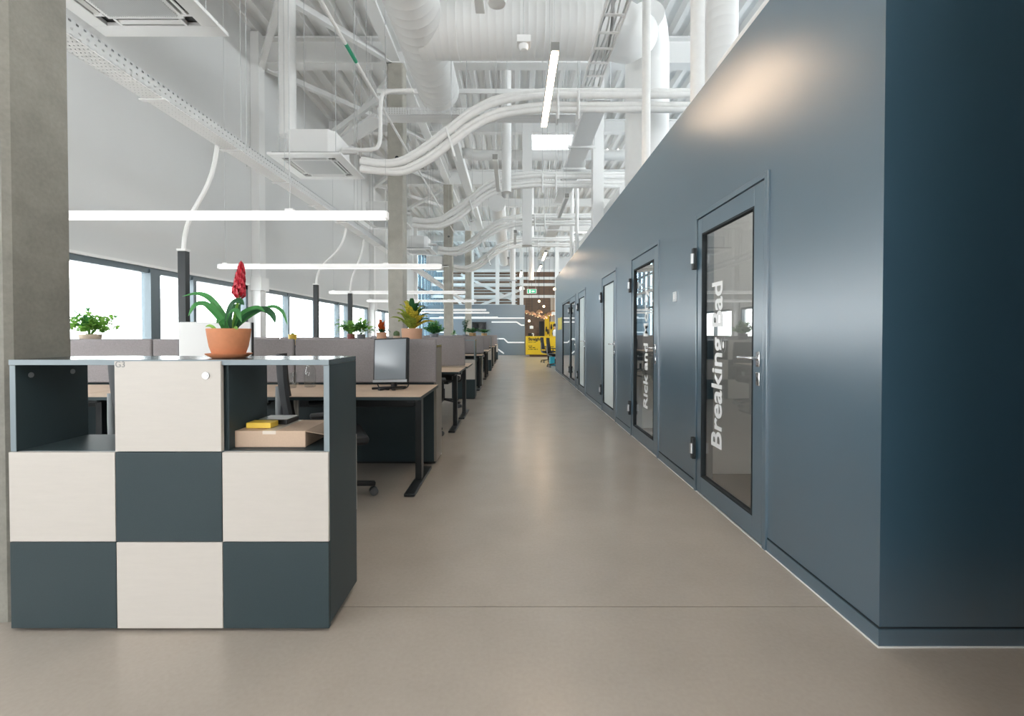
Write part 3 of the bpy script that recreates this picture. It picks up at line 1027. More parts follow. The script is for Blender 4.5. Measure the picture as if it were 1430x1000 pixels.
# cardboard box, yellow box and dark case inside the open cell
t = thing('cardboard_box', (-1.01, 2.0, 0.728), 'flat brown cardboard box with tape in the open cabinet cell', 'box')
MB().box(-1.205, -0.862, 1.90, 2.145, 0.7285, 0.797).build('carton', 'cardboard', t, bevel=0.002)
MB().box(-1.04, -0.985, 1.8993, 2.1457, 0.783, 0.7976).build('tape', 'clear_tape', t, smooth=False)
MB().add([(-0.862, 1.902, 0.796), (-0.862, 2.143, 0.796), (-0.775, 2.13, 0.765), (-0.775, 1.96, 0.765), (-0.862, 1.902, 0.793), (-0.862, 2.143, 0.793), (-0.775, 2.13, 0.762), (-0.775, 1.96, 0.762)],
         [(0, 1, 2, 3), (7, 6, 5, 4), (0, 3, 7, 4), (1, 5, 6, 2), (3, 2, 6, 7), (0, 4, 5, 1)]).build('flap', 'cardboard', t, smooth=False)
t = MB().box(-1.135, -1.030, 1.945, 2.01, 0.7985, 0.822).build('yellow_box', 'yellow_box', None, bevel=0.002)
tag(t, 'small flat yellow box lying on the cardboard box', 'box')
t = thing('dark_case', (-1.04, 2.08, 0.7985), 'thin dark case with shiny lid behind the small yellow box', 'case')
MB().box(-1.135, -1.000, 2.03, 2.14, 0.7985, 0.818).build('case_body', 'black_plastic', t, bevel=0.003)
MB().box(-1.130, -1.005, 2.035, 2.135, 0.8182, 0.8215).build('case_lid', 'steel', t, bevel=0.001)

# ================================================================== DESK ITEMS
# pale flat monitor seen behind the bromeliad
t = thing('monitor', (-2.33, 3.55, DZ), 'white flat monitor behind the potted bromeliad', 'monitor')
MB().box(-2.585, -2.025, 3.545, 3.575, 0.93, 1.293).build('panel', 'white_plastic', t, bevel=0.006)
MB().box(-2.022, -2.018, 3.547, 3.573, 0.935, 1.289).build('edge_strip', 'black_plastic', t, smooth=False)
MB().box(-2.34, -2.26, 3.58, 3.60, DZ + 0.01, 1.05).build('stand_neck', 'steel', t, bevel=0.004)
MB().box(-2.43, -2.17, 3.48, 3.68, DZ + 0.0005, DZ + 0.01).build('stand_base', 'steel', t, bevel=0.004)
# black framed monitor near the aisle
t = thing('monitor', (-0.99, 3.80, DZ), 'black framed monitor on a black stand near the aisle end of first desk', 'monitor')
rot = Matrix.Rotation(R(-14), 4, 'Z') @ Matrix.Rotation(R(-7), 4, 'X') @ Matrix.Rotation(R(-2.5), 4, 'Y')
cen = Vector((-0.995, 3.74, 0.985))


def rb(hx, y0, y1, hz0, hz1, hx0=None, M4=rot, c=None):
    c = c or cen
    m_ = MB()
    q = MB().box(hx0 if hx0 is not None else -hx, hx, y0, y1, hz0, hz1)
    m_.v = [tuple(c + (M4 @ Vector(p))) for p in q.v]
    m_.f = q.f
    return m_


rb(0.152, -0.012, 0.03, -0.178, 0.182).build('housing', 'black_plastic', t, bevel=0.006)
rb(0.139, -0.0145, -0.0115, -0.155, 0.17).build('display', 'screen_grey', t, smooth=False)
rb(0.152, -0.0155, -0.011, -0.178, -0.158).build('chin', 'steel', t, smooth=False)
MB().tube([(-0.985, 3.79, 0.95), (-0.985, 3.80, 0.85), (-0.985, 3.80, DZ + 0.01)], [0.02, 0.022, 0.026], 12).build('neck', 'black_plastic', t)
for k, (dx, dy) in enumerate(((-0.17, -0.05), (0.03, -0.13), (-0.09, -0.13), (0.09, 0.05))):
    MB().bar((-0.985, 3.80, DZ + 0.014), (-0.985 + dx, 3.80 + dy, DZ + 0.009), 0.03, 0.016).build('stand_foot', 'black_plastic', t, bevel=0.004)
MB().tube(smooth_path([(-0.96, 3.80, 0.86), (-0.89, 3.79, 0.85), (-0.86, 3.78, 0.79), (-0.89, 3.77, DZ + 0.006), (-1.0, 3.74, DZ + 0.006)], 6), 0.005, 8).build('cable', 'black_plastic', t)
MB().tube(smooth_path([(-1.01, 3.80, 0.86), (-1.09, 3.80, 0.855), (-1.12, 3.79, 0.80), (-1.09, 3.77, DZ + 0.006), (-1.0, 3.70, DZ + 0.006)], 6), 0.005, 8).build('cable', 'black_plastic', t)
# carafe, tumbler, ball-lidded jar
t = thing('water_carafe', (-1.735, 3.92, DZ), 'tall clear glass carafe on the first desk', 'carafe')
MB().lathe([(0.040, 0), (0.046, 0.004), (0.048, 0.10), (0.044, 0.15), (0.030, 0.185), (0.030, 0.21), (0.034, 0.22), (0.031, 0.22), (0.027, 0.19), (0.041, 0.15), (0.045, 0.10), (0.043, 0.008), (0.002, 0.006)], (-1.735, 3.92, DZ + 0.0005)).build('glass_body', 'clear_glass', t)
MB().lathe([(0.004, 0), (0.028, 0.006), (0.034, 0.022), (0.026, 0.042), (0.004, 0.05)], (-1.735, 3.92, DZ + 0.222), 20).build('stopper', 'wicker', t)
t = MB().lathe([(0.030, 0), (0.034, 0.003), (0.038, 0.13), (0.036, 0.13), (0.031, 0.01), (0.002, 0.008)], (-1.86, 3.86, DZ + 0.0005)).build('tumbler', 'clear_glass', None)
tag(t, 'short clear drinking glass beside the tall carafe', 'glass')

# ================================================================== CHAIRS


def chair_proto():
    t = thing('office_chair', (0, 0, 0), 'prototype', 'chair')
    # seat
    b = bmesh.new()
    me = MB().box(-0.245, 0.245, -0.24, 0.25, 0.43, 0.495)
    me.build('seat', 'black_mesh', t, bevel=0.028, seg=3)
    # backrest: curved shell
    vs, fs = [], []
    nu, nv = 7, 8
    for side in (0, 1):
        for j in range(nv):
            v = j / (nv - 1)
            z = 0.56 + v * 0.50
            hw = 0.215 - 0.03 * v + 0.015 * math.sin(v * math.pi)
            yb = -0.255 - 0.03 * math.sin(v * math.pi * 0.9) - 0.05 * v * v
            for i in range(nu):
                u = -1 + 2 * i / (nu - 1)
                vs.append((hw * u, yb + 0.045 * u * u - side * 0.022, z))
    n_ = nu * nv
    for s_ in (0, 1):
        for j in range(nv - 1):
            for i in range(nu - 1):
                q = [s_ * n_ + j * nu + i, s_ * n_ + j * nu + i + 1, s_ * n_ + (j + 1) * nu + i + 1, s_ * n_ + (j + 1) * nu + i]
                fs.append(tuple(q))
    ring = [i for i in range(nu)] + [j * nu + nu - 1 for j in range(1, nv)] + [(nv - 1) * nu + i for i in range(nu - 2, -1, -1)] + [j * nu for j in range(nv - 2, 0, -1)]
    for a, b2 in zip(ring, ring[1:] + ring[:1]):
        fs.append((a, b2, b2 + n_, a + n_))
    MB().add(vs, fs).build('backrest', 'black_mesh', t)
    MB().tube(smooth_path([(0, 0, 0.40), (0, -0.2, 0.40), (0, -0.30, 0.47), (0, -0.315, 0.62), (0, -0.315, 0.84)], 5), 0.024, 10).build('back_support', 'grey_plastic', t)
    for s_ in (-1, 1):
        a = MB().tube(smooth_path([(0.2 * s_, 0, 0.42), (0.29 * s_, 0, 0.43), (0.31 * s_, -0.01, 0.5), (0.31 * s_, -0.01, 0.66)], 5), 0.017, 10).build('armrest_post', 'black_plastic', t)
        MB().box(0.275 * s_ - 0.0 if s_ > 0 else -0.35, 0.35 if s_ > 0 else -0.275, -0.13, 0.13, 0.655, 0.685).build('armrest_pad', 'black_plastic', a, bevel=0.012)
    MB().cyl((0, 0, 0.12), (0, 0, 0.30), 0.032).build('gas_lift', 'black_plastic', t)
    MB().cyl((0, 0, 0.29), (0, 0, 0.40), 0.022).build('lift_piston', 'steel', t)
    MB().box(-0.12, 0.12, -0.14, 0.14, 0.385, 0.43).build('mechanism', 'black_plastic', t, bevel=0.01)
    for k in range(5):
        a = 2 * math.pi * k / 5 + 0.3
        d = Vector((math.cos(a), math.sin(a), 0))
        lg = MB().bar(d * 0.02 + Vector((0, 0, 0.125)), d * 0.32 + Vector((0, 0, 0.085)), 0.05, 0.03).build('base_leg', 'black_plastic', t, bevel=0.006)
        e = d * 0.31
        s2 = Vector((-d.y, d.x, 0))
        w_ = MB()
        for q in (-0.018, 0.018):
            c = e + s2 * q + Vector((0, 0, 0.03))
            w_.tube([c - s2 * 0.010, c + s2 * 0.010], 0.03, 16)
        w_.cyl(e + Vector((0, 0, 0.03)), e + Vector((0, 0, 0.085)), 0.008, 8)
        w_.build('caster', 'caster_grey', lg)
    return t


LABELS.pop('prototype', None)
ch0 = chair_proto()
chairs = [
    (-1.32, 3.28, -65, 'black office chair turned sideways between nearest cabinet and first desk'),
    (-2.19, 2.98, -50, 'black office chair seen through the left open cabinet cell'),
    (-1.12, 5.25, 10, 'black office chair at the aisle end of second desk row'),
    (-2.35, 5.15, -8, 'black office chair in the middle of second desk row'),
    (-1.15, 7.55, 175, 'black office chair facing the third desk row from behind'),
    (-1.2, 9.35, 5, 'black office chair at the fourth desk row'),
    (-1.1, 11.75, -6, 'black office chair at the fifth desk row'),
    (-1.1, 14.1, 180, 'black office chair behind the sixth desk row'),
    (-1.15, 18.3, 0, 'black office chair at the eighth desk row far away'),
    (1.55, 16.6, -80, 'black office chair beside the turquoise box, nearer of the two'),
    (1.50, 19.3, -76, 'black office chair in front of the yellow reception counter, farther of two'),
]
for i, (x, y, rz, lb) in enumerate(chairs):
    c = ch0 if i == 0 else copy_tree(ch0)
    c.location = (x, y, 0)
    c.rotation_euler = (0, 0, R(rz))
    tag(c, lb, 'chair', 'black office chairs')
    for q in list(c.keys()):
        pass

# mobile pedestals at the far desks
for i, (x, y) in enumerate(((-1.03, 12.35), (-1.03, 18.95))):
    t = thing('drawer_pedestal', (x, y, 0), 'dark drawer pedestal on casters under the %s desk row' % ['fifth', 'eighth'][i], 'pedestal')
    MB().box(x - 0.2, x + 0.2, y - 0.25, y + 0.25, 0.09, 0.58).build('carcass', 'dark_laminate', t, bevel=0.002)
    for k in range(3):
        dr = MB().box(x - 0.198, x + 0.198, y - 0.27, y - 0.2505, 0.095 + k * 0.162, 0.25 + k * 0.162).build('drawer', 'dark_laminate', t, bevel=0.002)
    for sx in (-0.16, 0.16):
        for sy in (-0.2, 0.2):
            MB().tube([(x + sx - 0.012, y + sy, 0.04), (x + sx + 0.012, y + sy, 0.04)], 0.04, 14).box(x + sx - 0.01, x + sx + 0.01, y + sy - 0.01, y + sy + 0.01, 0.04, 0.092).build('caster', 'black_plastic', t)

# ================================================================== PLANTS ON THE CABINET TOPS
random.seed(11)


def rnd(a, b):
    return random.uniform(a, b)


def arch_leaf(c, az, L, rise, droop, w, mb, n=6, fold=0.3, tipw=0.05):
    pts, ws = [], []
    for i in range(n + 1):
        u = i / n
        r = L * (u ** 1.0)
        z = rise * math.sin(min(u * 1.7, 1.57)) - droop * u * u
        pts.append((c[0] + math.cos(az) * r, c[1] + math.sin(az) * r, c[2] + z))
        ws.append(max(w * math.sin(math.pi * (0.12 + 0.86 * u)), w * tipw))
    mb.leaf(pts, ws, fold)


def plant(name, x, y, z, potmat, rt, rbm, h, kind, label, leafmat='leaf_green', hgt=0.2, spread=0.15, n=24):
    t = thing(name, (x, y, z), label, 'plant')
    pot(potmat, (x, y, z + 0.0005), rt, rbm, h, t)
    c = (x, y, z + h * 0.85)
    if kind == 'fern':
        for grp in range(3):
            mb = MB()
            for k in range(n // 3):
                az = rnd(0, 6.28)
                L = spread * rnd(0.6, 1.0)
                ri, dr = hgt * rnd(0.5, 1.0), hgt * rnd(0.1, 0.7)
                for q in range(9):
                    u = 0.25 + 0.75 * q / 8
                    r = L * u
                    zz = ri * math.sin(min(u * 1.7, 1.57)) - dr * u * u
                    pc = (c[0] + math.cos(az) * r, c[1] + math.sin(az) * r, c[2] + zz)
                    ll = spread * 0.28 * (1.15 - u * 0.7)
                    for s_ in (-1, 1):
                        arch_leaf(pc, az + s_ * 1.0, ll, ll * 0.25, ll * 0.3, ll * 0.2, mb, 3)
                arch_leaf(c, az, L, ri, dr, 0.0025, mb, 6)
            mb.build('fronds', [leafmat, 'leaf_light' if leafmat != 'leaf_dark' else 'leaf_green', 'leaf_green'][grp], t)
    elif kind == 'bushy':
        for grp in range(3):
            mb = MB()
            for k in range(n // 3):
                az, u = rnd(0, 6.28), rnd(0.3, 1.0)
                rr = spread * rnd(0.2, 1.0)
                tp = (c[0] + math.cos(az) * rr, c[1] + math.sin(az) * rr, c[2] + hgt * u * (1.1 - 0.5 * rr / spread))
                mb.tube([c, ((c[0] + tp[0]) / 2, (c[1] + tp[1]) / 2, (c[2] + tp[2]) / 2 + 0.01), tp], 0.0018, 5)
                for q in range(7):
                    a2 = rnd(0, 6.28)
                    f = rnd(0.45, 1.05)
                    pc = (c[0] + (tp[0] - c[0]) * f, c[1] + (tp[1] - c[1]) * f, c[2] + (tp[2] - c[2]) * f)
                    l2 = rnd(0.028, 0.05) * (hgt / 0.2)
                    arch_leaf(pc, a2, l2, l2 * rnd(0, 0.8), l2 * rnd(0, 0.4), l2 * 0.33, mb, 3)
            mb.build('foliage', ['leaf_green', 'leaf_light', leafmat][grp], t)
    elif kind == 'croton':
        MB().tube([(c[0], c[1], c[2] - 0.02), (c[0], c[1], c[2] + hgt * 0.35)], 0.006, 8).build('stem', 'stem_brown', t)
        for k in range(n):
            az = k * 2.399
            u = k / n
            L = spread * (1.15 - 0.75 * u)
            base_ = (c[0], c[1], c[2] + hgt * 0.3 * u)
            mb = MB()
            arch_leaf(base_, az, L, hgt * (0.45 + 0.5 * u), hgt * 0.12 * (1 - u), L * 0.20 + 0.010, mb, 6, 0.35)
            mb.build('leaf', ['leaf_yellow', 'leaf_croton', 'leaf_croton', leafmat, 'leaf_croton'][k % 5], t)
    elif kind == 'rosette':
        for k in range(n):
            az = k * 2.399
            u = k / n
            mb = MB()
            arch_leaf(c, az, spread * (1 - 0.6 * u), hgt * (0.4 + 0.6 * u), hgt * 0.3 * (1 - u), 0.016 + 0.005 * (1 - u), mb, 5, 0.4)
            mb.build('leaf', leafmat if k > n * 0.3 else 'leaf_dark', t)
    elif kind == 'cactus':
        MB().lathe([(0.012, 0), (hgt * 0.38, hgt * 0.2), (hgt * 0.45, hgt * 0.5), (hgt * 0.35, hgt * 0.8), (0.004, hgt * 0.95)], (c[0], c[1], c[2] - 0.004), 16).build('cactus_body', leafmat, t)
    elif kind == 'tall':
        for k in range(n):
            mb = MB()
            az = k * 2.4
            tp = (c[0] + spread * math.cos(az), c[1] + spread * math.sin(az), c[2] + hgt * rnd(0.7, 1))
            mb.tube(smooth_path([c, (c[0] + spread * 0.3 * math.cos(az), c[1] + spread * 0.3 * math.sin(az), c[2] + hgt * 0.5), tp], 3), 0.004, 6)
            for q in range(10):
                f = 0.25 + 0.75 * q / 9
                pc = (c[0] + (tp[0] - c[0]) * f * f, c[1] + (tp[1] - c[1]) * f * f, c[2] + (tp[2] - c[2]) * f)
                arch_leaf(pc, rnd(0, 6.28), 0.07, 0.03, 0.02, 0.02, mb, 3)
            mb.build('stalk', leafmat, t)
    return t


TOPZ = CT
plant('potted_shrub', -3.99, 4.33, TOPZ, 'beige_pot', 0.085, 0.065, 0.10, 'bushy', 'leafy green plant in a beige pot beside the near column', 'leaf_light', 0.27, 0.22, 60)
plant('potted_succulent', -2.085, 4.34, TOPZ, 'yellow_pot', 0.037, 0.03, 0.10, 'cactus', 'tiny succulent in a yellow pot on the cabinet behind the screens', 'leaf_green', 0.035)
plant('potted_fern', -1.535, 4.35, TOPZ, 'maroon_pot', 0.036, 0.028, 0.105, 'fern', 'bright green fern in a maroon pot behind the first screens', 'leaf_light', 0.19, 0.17, 45)
plant('potted_rosette', -1.475, 4.46, TOPZ, 'grey_pot', 0.04, 0.03, 0.10, 'bushy', 'pale green leafy plant between the fern and the orange rosette', 'leaf_light', 0.20, 0.13, 30)
plant('potted_bromeliad', -1.245, 4.35, TOPZ, 'terracotta_pale', 0.048, 0.036, 0.118, 'rosette', 'small plant with orange red leaves in a pale terracotta pot', 'bract_orange', 0.15, 0.09, 16)
plant('potted_cactus', -1.115, 4.40, TOPZ, 'beige_pot', 0.034, 0.028, 0.085, 'cactus', 'little round cactus in a beige pot beside the croton', 'cactus', 0.07)
plant('potted_croton', -0.955, 4.345, TOPZ, 'terracotta_pale', 0.098, 0.082, 0.155, 'croton', 'yellow and green croton in a wide terracotta pot', 'leaf_dark', 0.25, 0.20, 24)
plant('potted_herb', -1.90, 8.58, TOPZ, 'terracotta_pale', 0.045, 0.035, 0.09, 'bushy', 'small herb in a terracotta pot right of the second column', 'leaf_dark', 0.13, 0.08, 24)
plant('potted_bush', -1.47, 8.57, TOPZ, 'grey_pot', 0.085, 0.065, 0.11, 'bushy', 'dense green bush in a dark grey pot on the second checkered cabinet', 'leaf_green', 0.27, 0.19, 75)
plant('basket_plant', -0.93, 10.62, TOPZ, 'wicker', 0.08, 0.065, 0.13, 'fern', 'dark fern in a wicker basket before the wall television, nearer of two', 'leaf_dark', 0.16, 0.22, 30)
plant('potted_climber', -1.10, 10.62, TOPZ, 'grey_pot', 0.06, 0.05, 0.09, 'tall', 'tall thin dark plant beside the nearer wicker basket', 'leaf_dark', 0.42, 0.07, 5)
plant('basket_plant', -0.93, 14.97, TOPZ, 'wicker', 0.095, 0.075, 0.13, 'fern', 'dark fern in a wicker basket before the wall television, farther of two', 'leaf_dark', 0.2, 0.25, 30)
plant('potted_sprig', -1.36, 10.62, TOPZ, 'grey_pot', 0.045, 0.035, 0.08, 'bushy', 'small pale sprig in a grey pot right of the third column', 'leaf_light', 0.13, 0.08, 18)

# ================================================================== LIGHTS
ords = ['first', 'second', 'third', 'fourth', 'fifth', 'sixth', 'seventh']
for i, (y, x0, x1) in enumerate(((3.52, -3.95, -0.955), (6.17, -3.95, -0.955), (10.0, -4.0, -1.03), (12.6, -4.0, -1.0), (17.3, -4.0, -1.0), (19.6, -4.0, -1.0), (24.9, -4.0, -0.8))):
    z = 2.106
    t = thing('linear_pendant_lamp', ((x0 + x1) / 2, y, z), 'long white pendant light bar above the desks, %s from the camera' % ords[i], 'lamp', 'long white light bars over the desks')
    MB().box(x0, x1, y - 0.03, y + 0.03, z - 0.026, z + 0.028).build('housing', 'lamp_body', t, bevel=0.002)
    MB().box(x0 + 0.02, x1 - 0.02, y - 0.024, y + 0.024, z - 0.029, z - 0.0262).build('diffuser', 'led_white', t, smooth=False)
    MB().box(x0 + 0.02, x1 - 0.02, y - 0.024, y + 0.024, z + 0.0282, z + 0.031).build('added_uplight', 'led_white', t, smooth=False)  # unseen upper glow added to help light the ceiling
    for xx in (x0 + 0.09, x1 - 0.75):
        MB().cyl((xx, y, z + 0.03), (xx, y, deckz(xx)), 0.0025, 6).build('wire', 'wire_grey', t)
        MB().box(xx - 0.03, xx + 0.03, y - 0.02, y + 0.02, z + 0.0315, z + 0.05).build('wire_grip', 'white_plastic', t, smooth=False)

aisle = [(0.37, 4.02, 1.48, 3.7, True), (-0.25, 2.09, 1.48, 3.7, False), (0.37, 0.2, 1.48, 3.7, True), (-0.25, 6.5, 1.48, 3.7, False), (0.98, 8.3, 1.48, 3.7, False), (0.06, 11.2, 1.48, 3.7, False), (1.0, 13.9, 1.48, 3.7, True), (-0.14, 15.1, 1.48, 3.7, False), (0.34, 18.2, 1.48, 3.7, True), (1.02, 16.6, 1.48, 3.7, True), (-0.12, 22.0, 1.48, 3.7, False), (0.43, 24.0, 1.48, 3.7, True)]
aisle_labels = [
    'glowing warm slim lamp hanging lengthwise over the aisle, the largest lit one in view',
    'slim unlit lamp at the top edge of the picture beside the round detector',
    'glowing warm slim lamp straight above the camera, before the largest lit one',
    'slim unlit lamp with grey end cap left of the aisle, past the cross duct',
    'slim unlit lamp with grey end cap beside the perforated tray right of the rooflight',
    'slim unlit lamp with grey end cap behind the square hanging duct',
    'glowing warm slim lamp near the corridor wall, past the rooflight',
    'slim unlit lamp with grey end cap under the long far duct',
    'glowing warm slim lamp over mid aisle before the exit sign',
    'glowing warm slim lamp past the far end of the corridor wall',
    'slim unlit lamp far down the aisle, left of the exit sign',
    'glowing warm slim lamp just before the far blue wall, farthest of all']
for i, (x, y, L, z, lit) in enumerate(aisle):
    t = thing('aisle_lamp', (x, y + L / 2, z), aisle_labels[i], 'lamp', 'slim lamps over the aisle')
    MB().box(x - 0.035, x + 0.035, y, y + L, z - 0.03, z + 0.035).build('housing', 'lamp_grey' if lit else 'white_plastic', t, bevel=0.002)
    MB().box(x - 0.036, x + 0.036, y - 0.004, y, z - 0.035, z + 0.036).build('end_cap', 'lamp_grey', t, smooth=False)
    MB().box(x - 0.031, x + 0.031, y + 0.03, y + L - 0.03, z - 0.045, z - 0.0302).build('diffuser', 'led_warm' if lit else 'led_off', t, smooth=False)
    for yy in (y + 0.1, y + 0.6):
        MB().cyl((x, yy, z + 0.035), (x, yy, deckz(x)), 0.0025, 6).build('wire', 'wire_grey', t)

# ================================================================== SERVICES UNDER THE ROOF
# cassette air-conditioning units
for i in range(5):
    y0 = 2.63 + 3.27 * i
    xc, yc, z = -2.675, y0 + 0.475, 3.5
    t = thing('cassette_unit', (xc, yc, z), 'white square ceiling air conditioning cassette, %s from the camera' % ords[i], 'air conditioner', 'air conditioning cassettes')
    s_ = 0.475
    g = 0.25
    pl = MB()
    pl.box(xc - s_, xc + s_, yc - s_, yc - g - 0.1, z, z + 0.03).box(xc - s_, xc + s_, yc + g + 0.1, yc + s_, z, z + 0.03)
    pl.box(xc - s_, xc - g - 0.1, yc - g - 0.1, yc + g + 0.1, z, z + 0.03).box(xc + g + 0.1, xc + s_, yc - g - 0.1, yc + g + 0.1, z, z + 0.03)
    pl.box(xc - g - 0.03, xc + g + 0.03, yc - g - 0.03, yc + g + 0.03, z + 0.004, z + 0.03)
    pl.build('face_panel', 'white_plastic', t, bevel=0.003)
    MB().box(xc - g, xc + g, yc - g, yc + g, z - 0.002, z + 0.0035).build('grille', 'perf_grille', t, smooth=False)
    MB().box(xc - s_ + 0.04, xc + s_ - 0.04, yc - s_ + 0.04, yc + s_ - 0.04, z + 0.031, z + 0.05).build('void', 'black_plastic', t, smooth=False)
    for dx, dy in ((0, -1), (0, 1), (-1, 0), (1, 0)):
        v = MB()
        d = g + 0.065
        if dx:
            v.bar((xc + dx * d, yc - g + 0.02, z + 0.008), (xc + dx * d, yc + g - 0.02, z + 0.008), 0.034, 0.006, (0.35 * dx, 0, 1))
        else:
            v.bar((xc - g + 0.02, yc + dy * d, z + 0.008), (xc + g - 0.02, yc + dy * d, z + 0.008), 0.034, 0.006, (0, 0.35 * dy, 1))
        v.build('louvre', 'white_plastic', t, smooth=False)
        for k in (-1, 1):
            e = MB()
            if dx:
                e.box(xc + dx * d - 0.034, xc + dx * d + 0.034, yc + k * g - (0.0 if k < 0 else 0.02), yc + k * g + (0.02 if k < 0 else 0.0), z + 0.001, z + 0.03)
            else:
                e.box(xc + k * g - (0.0 if k < 0 else 0.02), xc + k * g + (0.02 if k < 0 else 0.0), yc + dy * d - 0.034, yc + dy * d + 0.034, z + 0.001, z + 0.03)
            e.build('louvre_end', 'white_plastic', t, smooth=False)
    h = 0.34
    c4 = 0.08
    q = 0.33
    poly = [(xc - q + c4, yc - q), (xc + q - c4, yc - q), (xc + q, yc - q + c4), (xc + q, yc + q - c4), (xc + q - c4, yc + q), (xc - q + c4, yc + q), (xc - q, yc + q - c4), (xc - q, yc - q + c4)]
    MB().prism(poly, 2, z + 0.05, z + 0.05 + h).build('casing', 'white_steel', t, bevel=0.01)
    for sx in (-1, 1):
        for sy in (-1, 1):
            MB().cyl((xc + sx * 0.37, yc + sy * 0.37, z + 0.05), (xc + sx * 0.37, yc + sy * 0.37, ROOF), 0.005, 6).build('hanger_rod', 'wire_grey', t)
    MB().cyl((xc + q, yc - 0.05, z + 0.2), (xc + q + 0.22, yc - 0.05, z + 0.2), 0.035, 12).build('pipe_stub', 'pipe_white', t)

# bundles of four insulated pipes from each cassette across the aisle
for i in range(4):
    yb = 2.63 + 3.27 * (i + 1) + 0.45
    k = 0.0
    path = [(-2.1, 3.53), (-1.8, 3.49), (-1.5, 3.51), (-1.14, 3.70), (-0.8, 3.96), (-0.52, 4.16), (-0.16, 4.31), (0.43, 4.39), (1.05, 4.39), (4.0, 4.39)]
    t = thing('pipe_bundle', (0.5, yb, 4.2), 'bundle of four white insulated pipes swooping across the aisle, %s from camera' % ['nearest', 'second', 'third', 'farthest'][i], 'pipes')
    for j in range(4):
        o1, o2 = ((0, -0.105), (0.05, -0.015), (0.0, 0.09), (0.06, 0.175))[j]
        pts = smooth_path([(x + 0.0, yb + o1, z + o2 * (0.55 if x < -1.7 else 0.75 if x < -1.3 else 1.0) + (0.02 * math.sin(i * 2 + x) if i else 0)) for x, z in path], 5)
        MB().tube(pts, 0.042, 12).build('pipe', 'pipe_white', t)
    for x, z, tilt in ((-0.85, 3.85, 0.5), (0.62, 4.36, 0.0), (0.9, 4.36, 0.0)):
        MB().bar((x - 0.12 * tilt, yb + 0.03, z + 0.17), (x + 0.12 * tilt, yb + 0.03, z - 0.23), 0.20, 0.03, (1, 0, 0)).build('clamp_strap', 'white_plastic', t, bevel=0.01)
        MB().cyl((x, yb + 0.03, z + 0.15), (x, yb + 0.03, ROOF), 0.005, 6).build('hanger_rod', 'wire_grey', t)

# long perforated cable tray on the left
t = thing('cable_tray', (-2.56, 10, 2.88), 'long white perforated cable tray hung above the left desks', 'cable tray')
MB().box(-2.64, -2.49, -2, 25, 2.878, 2.882).build('tray_bottom', 'perf_tray', t, smooth=False)
MB().box(-2.492, -2.488, -2, 25, 2.8825, 2.945).build('tray_side', 'perf_side', t, smooth=False)
MB().box(-2.642, -2.638, -2, 25, 2.8825, 2.945).build('tray_side', 'perf_side', t, smooth=False)
cb = MB()
for k, xx in enumerate((-2.61, -2.585, -2.56, -2.535)):
    pts = [(xx + 0.012 * math.sin(y * 1.3 + k), y, 2.895 + 0.012 * k % 0.03) for y in [v * 0.9 - 2 for v in range(30)]]
    cb.tube(pts, 0.008, 6)
cb.build('cables', 'grey_plastic', t)
for y in [v * 0.9 + 0.6 for v in range(26)]:
    MB().bar((-2.66, y, 2.872), (-2.47, y, 2.872), 0.04, 0.008).build('bracket', 'white_steel', t, smooth=False)
RODS = [v * 3.27 + d for v in range(7) for d in (2.2, 4.6)]
for y in RODS:
    MB().cyl((-2.655, y, 2.87), (-2.655, y, ROOF), 0.004, 6).build('hanger_rod', 'wire_grey', t)
t = thing('strut_rail', (-2.72, 10, 3.1), 'thin slotted white strut rail above the left cable tray', 'rail')
MB().box(-2.73, -2.69, -2, 25, 3.08, 3.12).build('strut', 'perf_side', t, smooth=False)
for y in RODS:
    MB().cyl((-2.71, y, 3.12), (-2.71, y, ROOF), 0.004, 6).build('hanger_rod', 'wire_grey', t)

# cross tray at the second column and its bend back to the wall
t = thing('cable_tray', (-0.8, 8.1, 5.2), 'white perforated cable tray crossing before the second column', 'cable tray')
MB().box(-2.35, 1.1, 8.0, 8.006, 5.0, 5.13).build('tray_side', 'perf_tray_cross', t, smooth=False)
MB().box(-2.35, 1.1, 8.0, 8.3, 5.0, 5.005).build('tray_bottom', 'perf_tray', t, smooth=False)
MB().box(-2.35, 1.1, 8.3, 8.306, 5.0, 5.13).build('tray_side', 'perf_tray_cross', t, smooth=False)
MB().box(-2.35, 1.1, 7.98, 8.02, 5.36, 5.44).build('upper_rail', 'white_steel', t, smooth=False)
a = MB().bar((-2.35, 8.15, 5.02), (-3.6, 9.4, 5.02), 0.3, 0.05).build('tray_bend', 'perf_tray', t, smooth=False)
MB().bar((-2.35, 8.15, 5.36), (-3.8, 9.6, 5.36), 0.06, 0.1).build('bend_rail', 'white_steel', t, smooth=False)
for x in (-2.2, -1.5, -0.8, -0.1, 0.6):
    MB().cyl((x, 8.0, 5.1), (x, 8.0, ROOF), 0.005, 6).build('hanger_rod', 'wire_grey', t)
cb = MB()
for k in range(4):
    cb.tube([(-2.3 + 0.4 * q, 8.06 + 0.05 * k + 0.02 * math.sin(q + k), 5.02 + 0.015 * (k % 2)) for q in range(9)], 0.012, 6)
cb.build('cables', 'grey_plastic', t)

# cable ladders running along the aisle ceiling


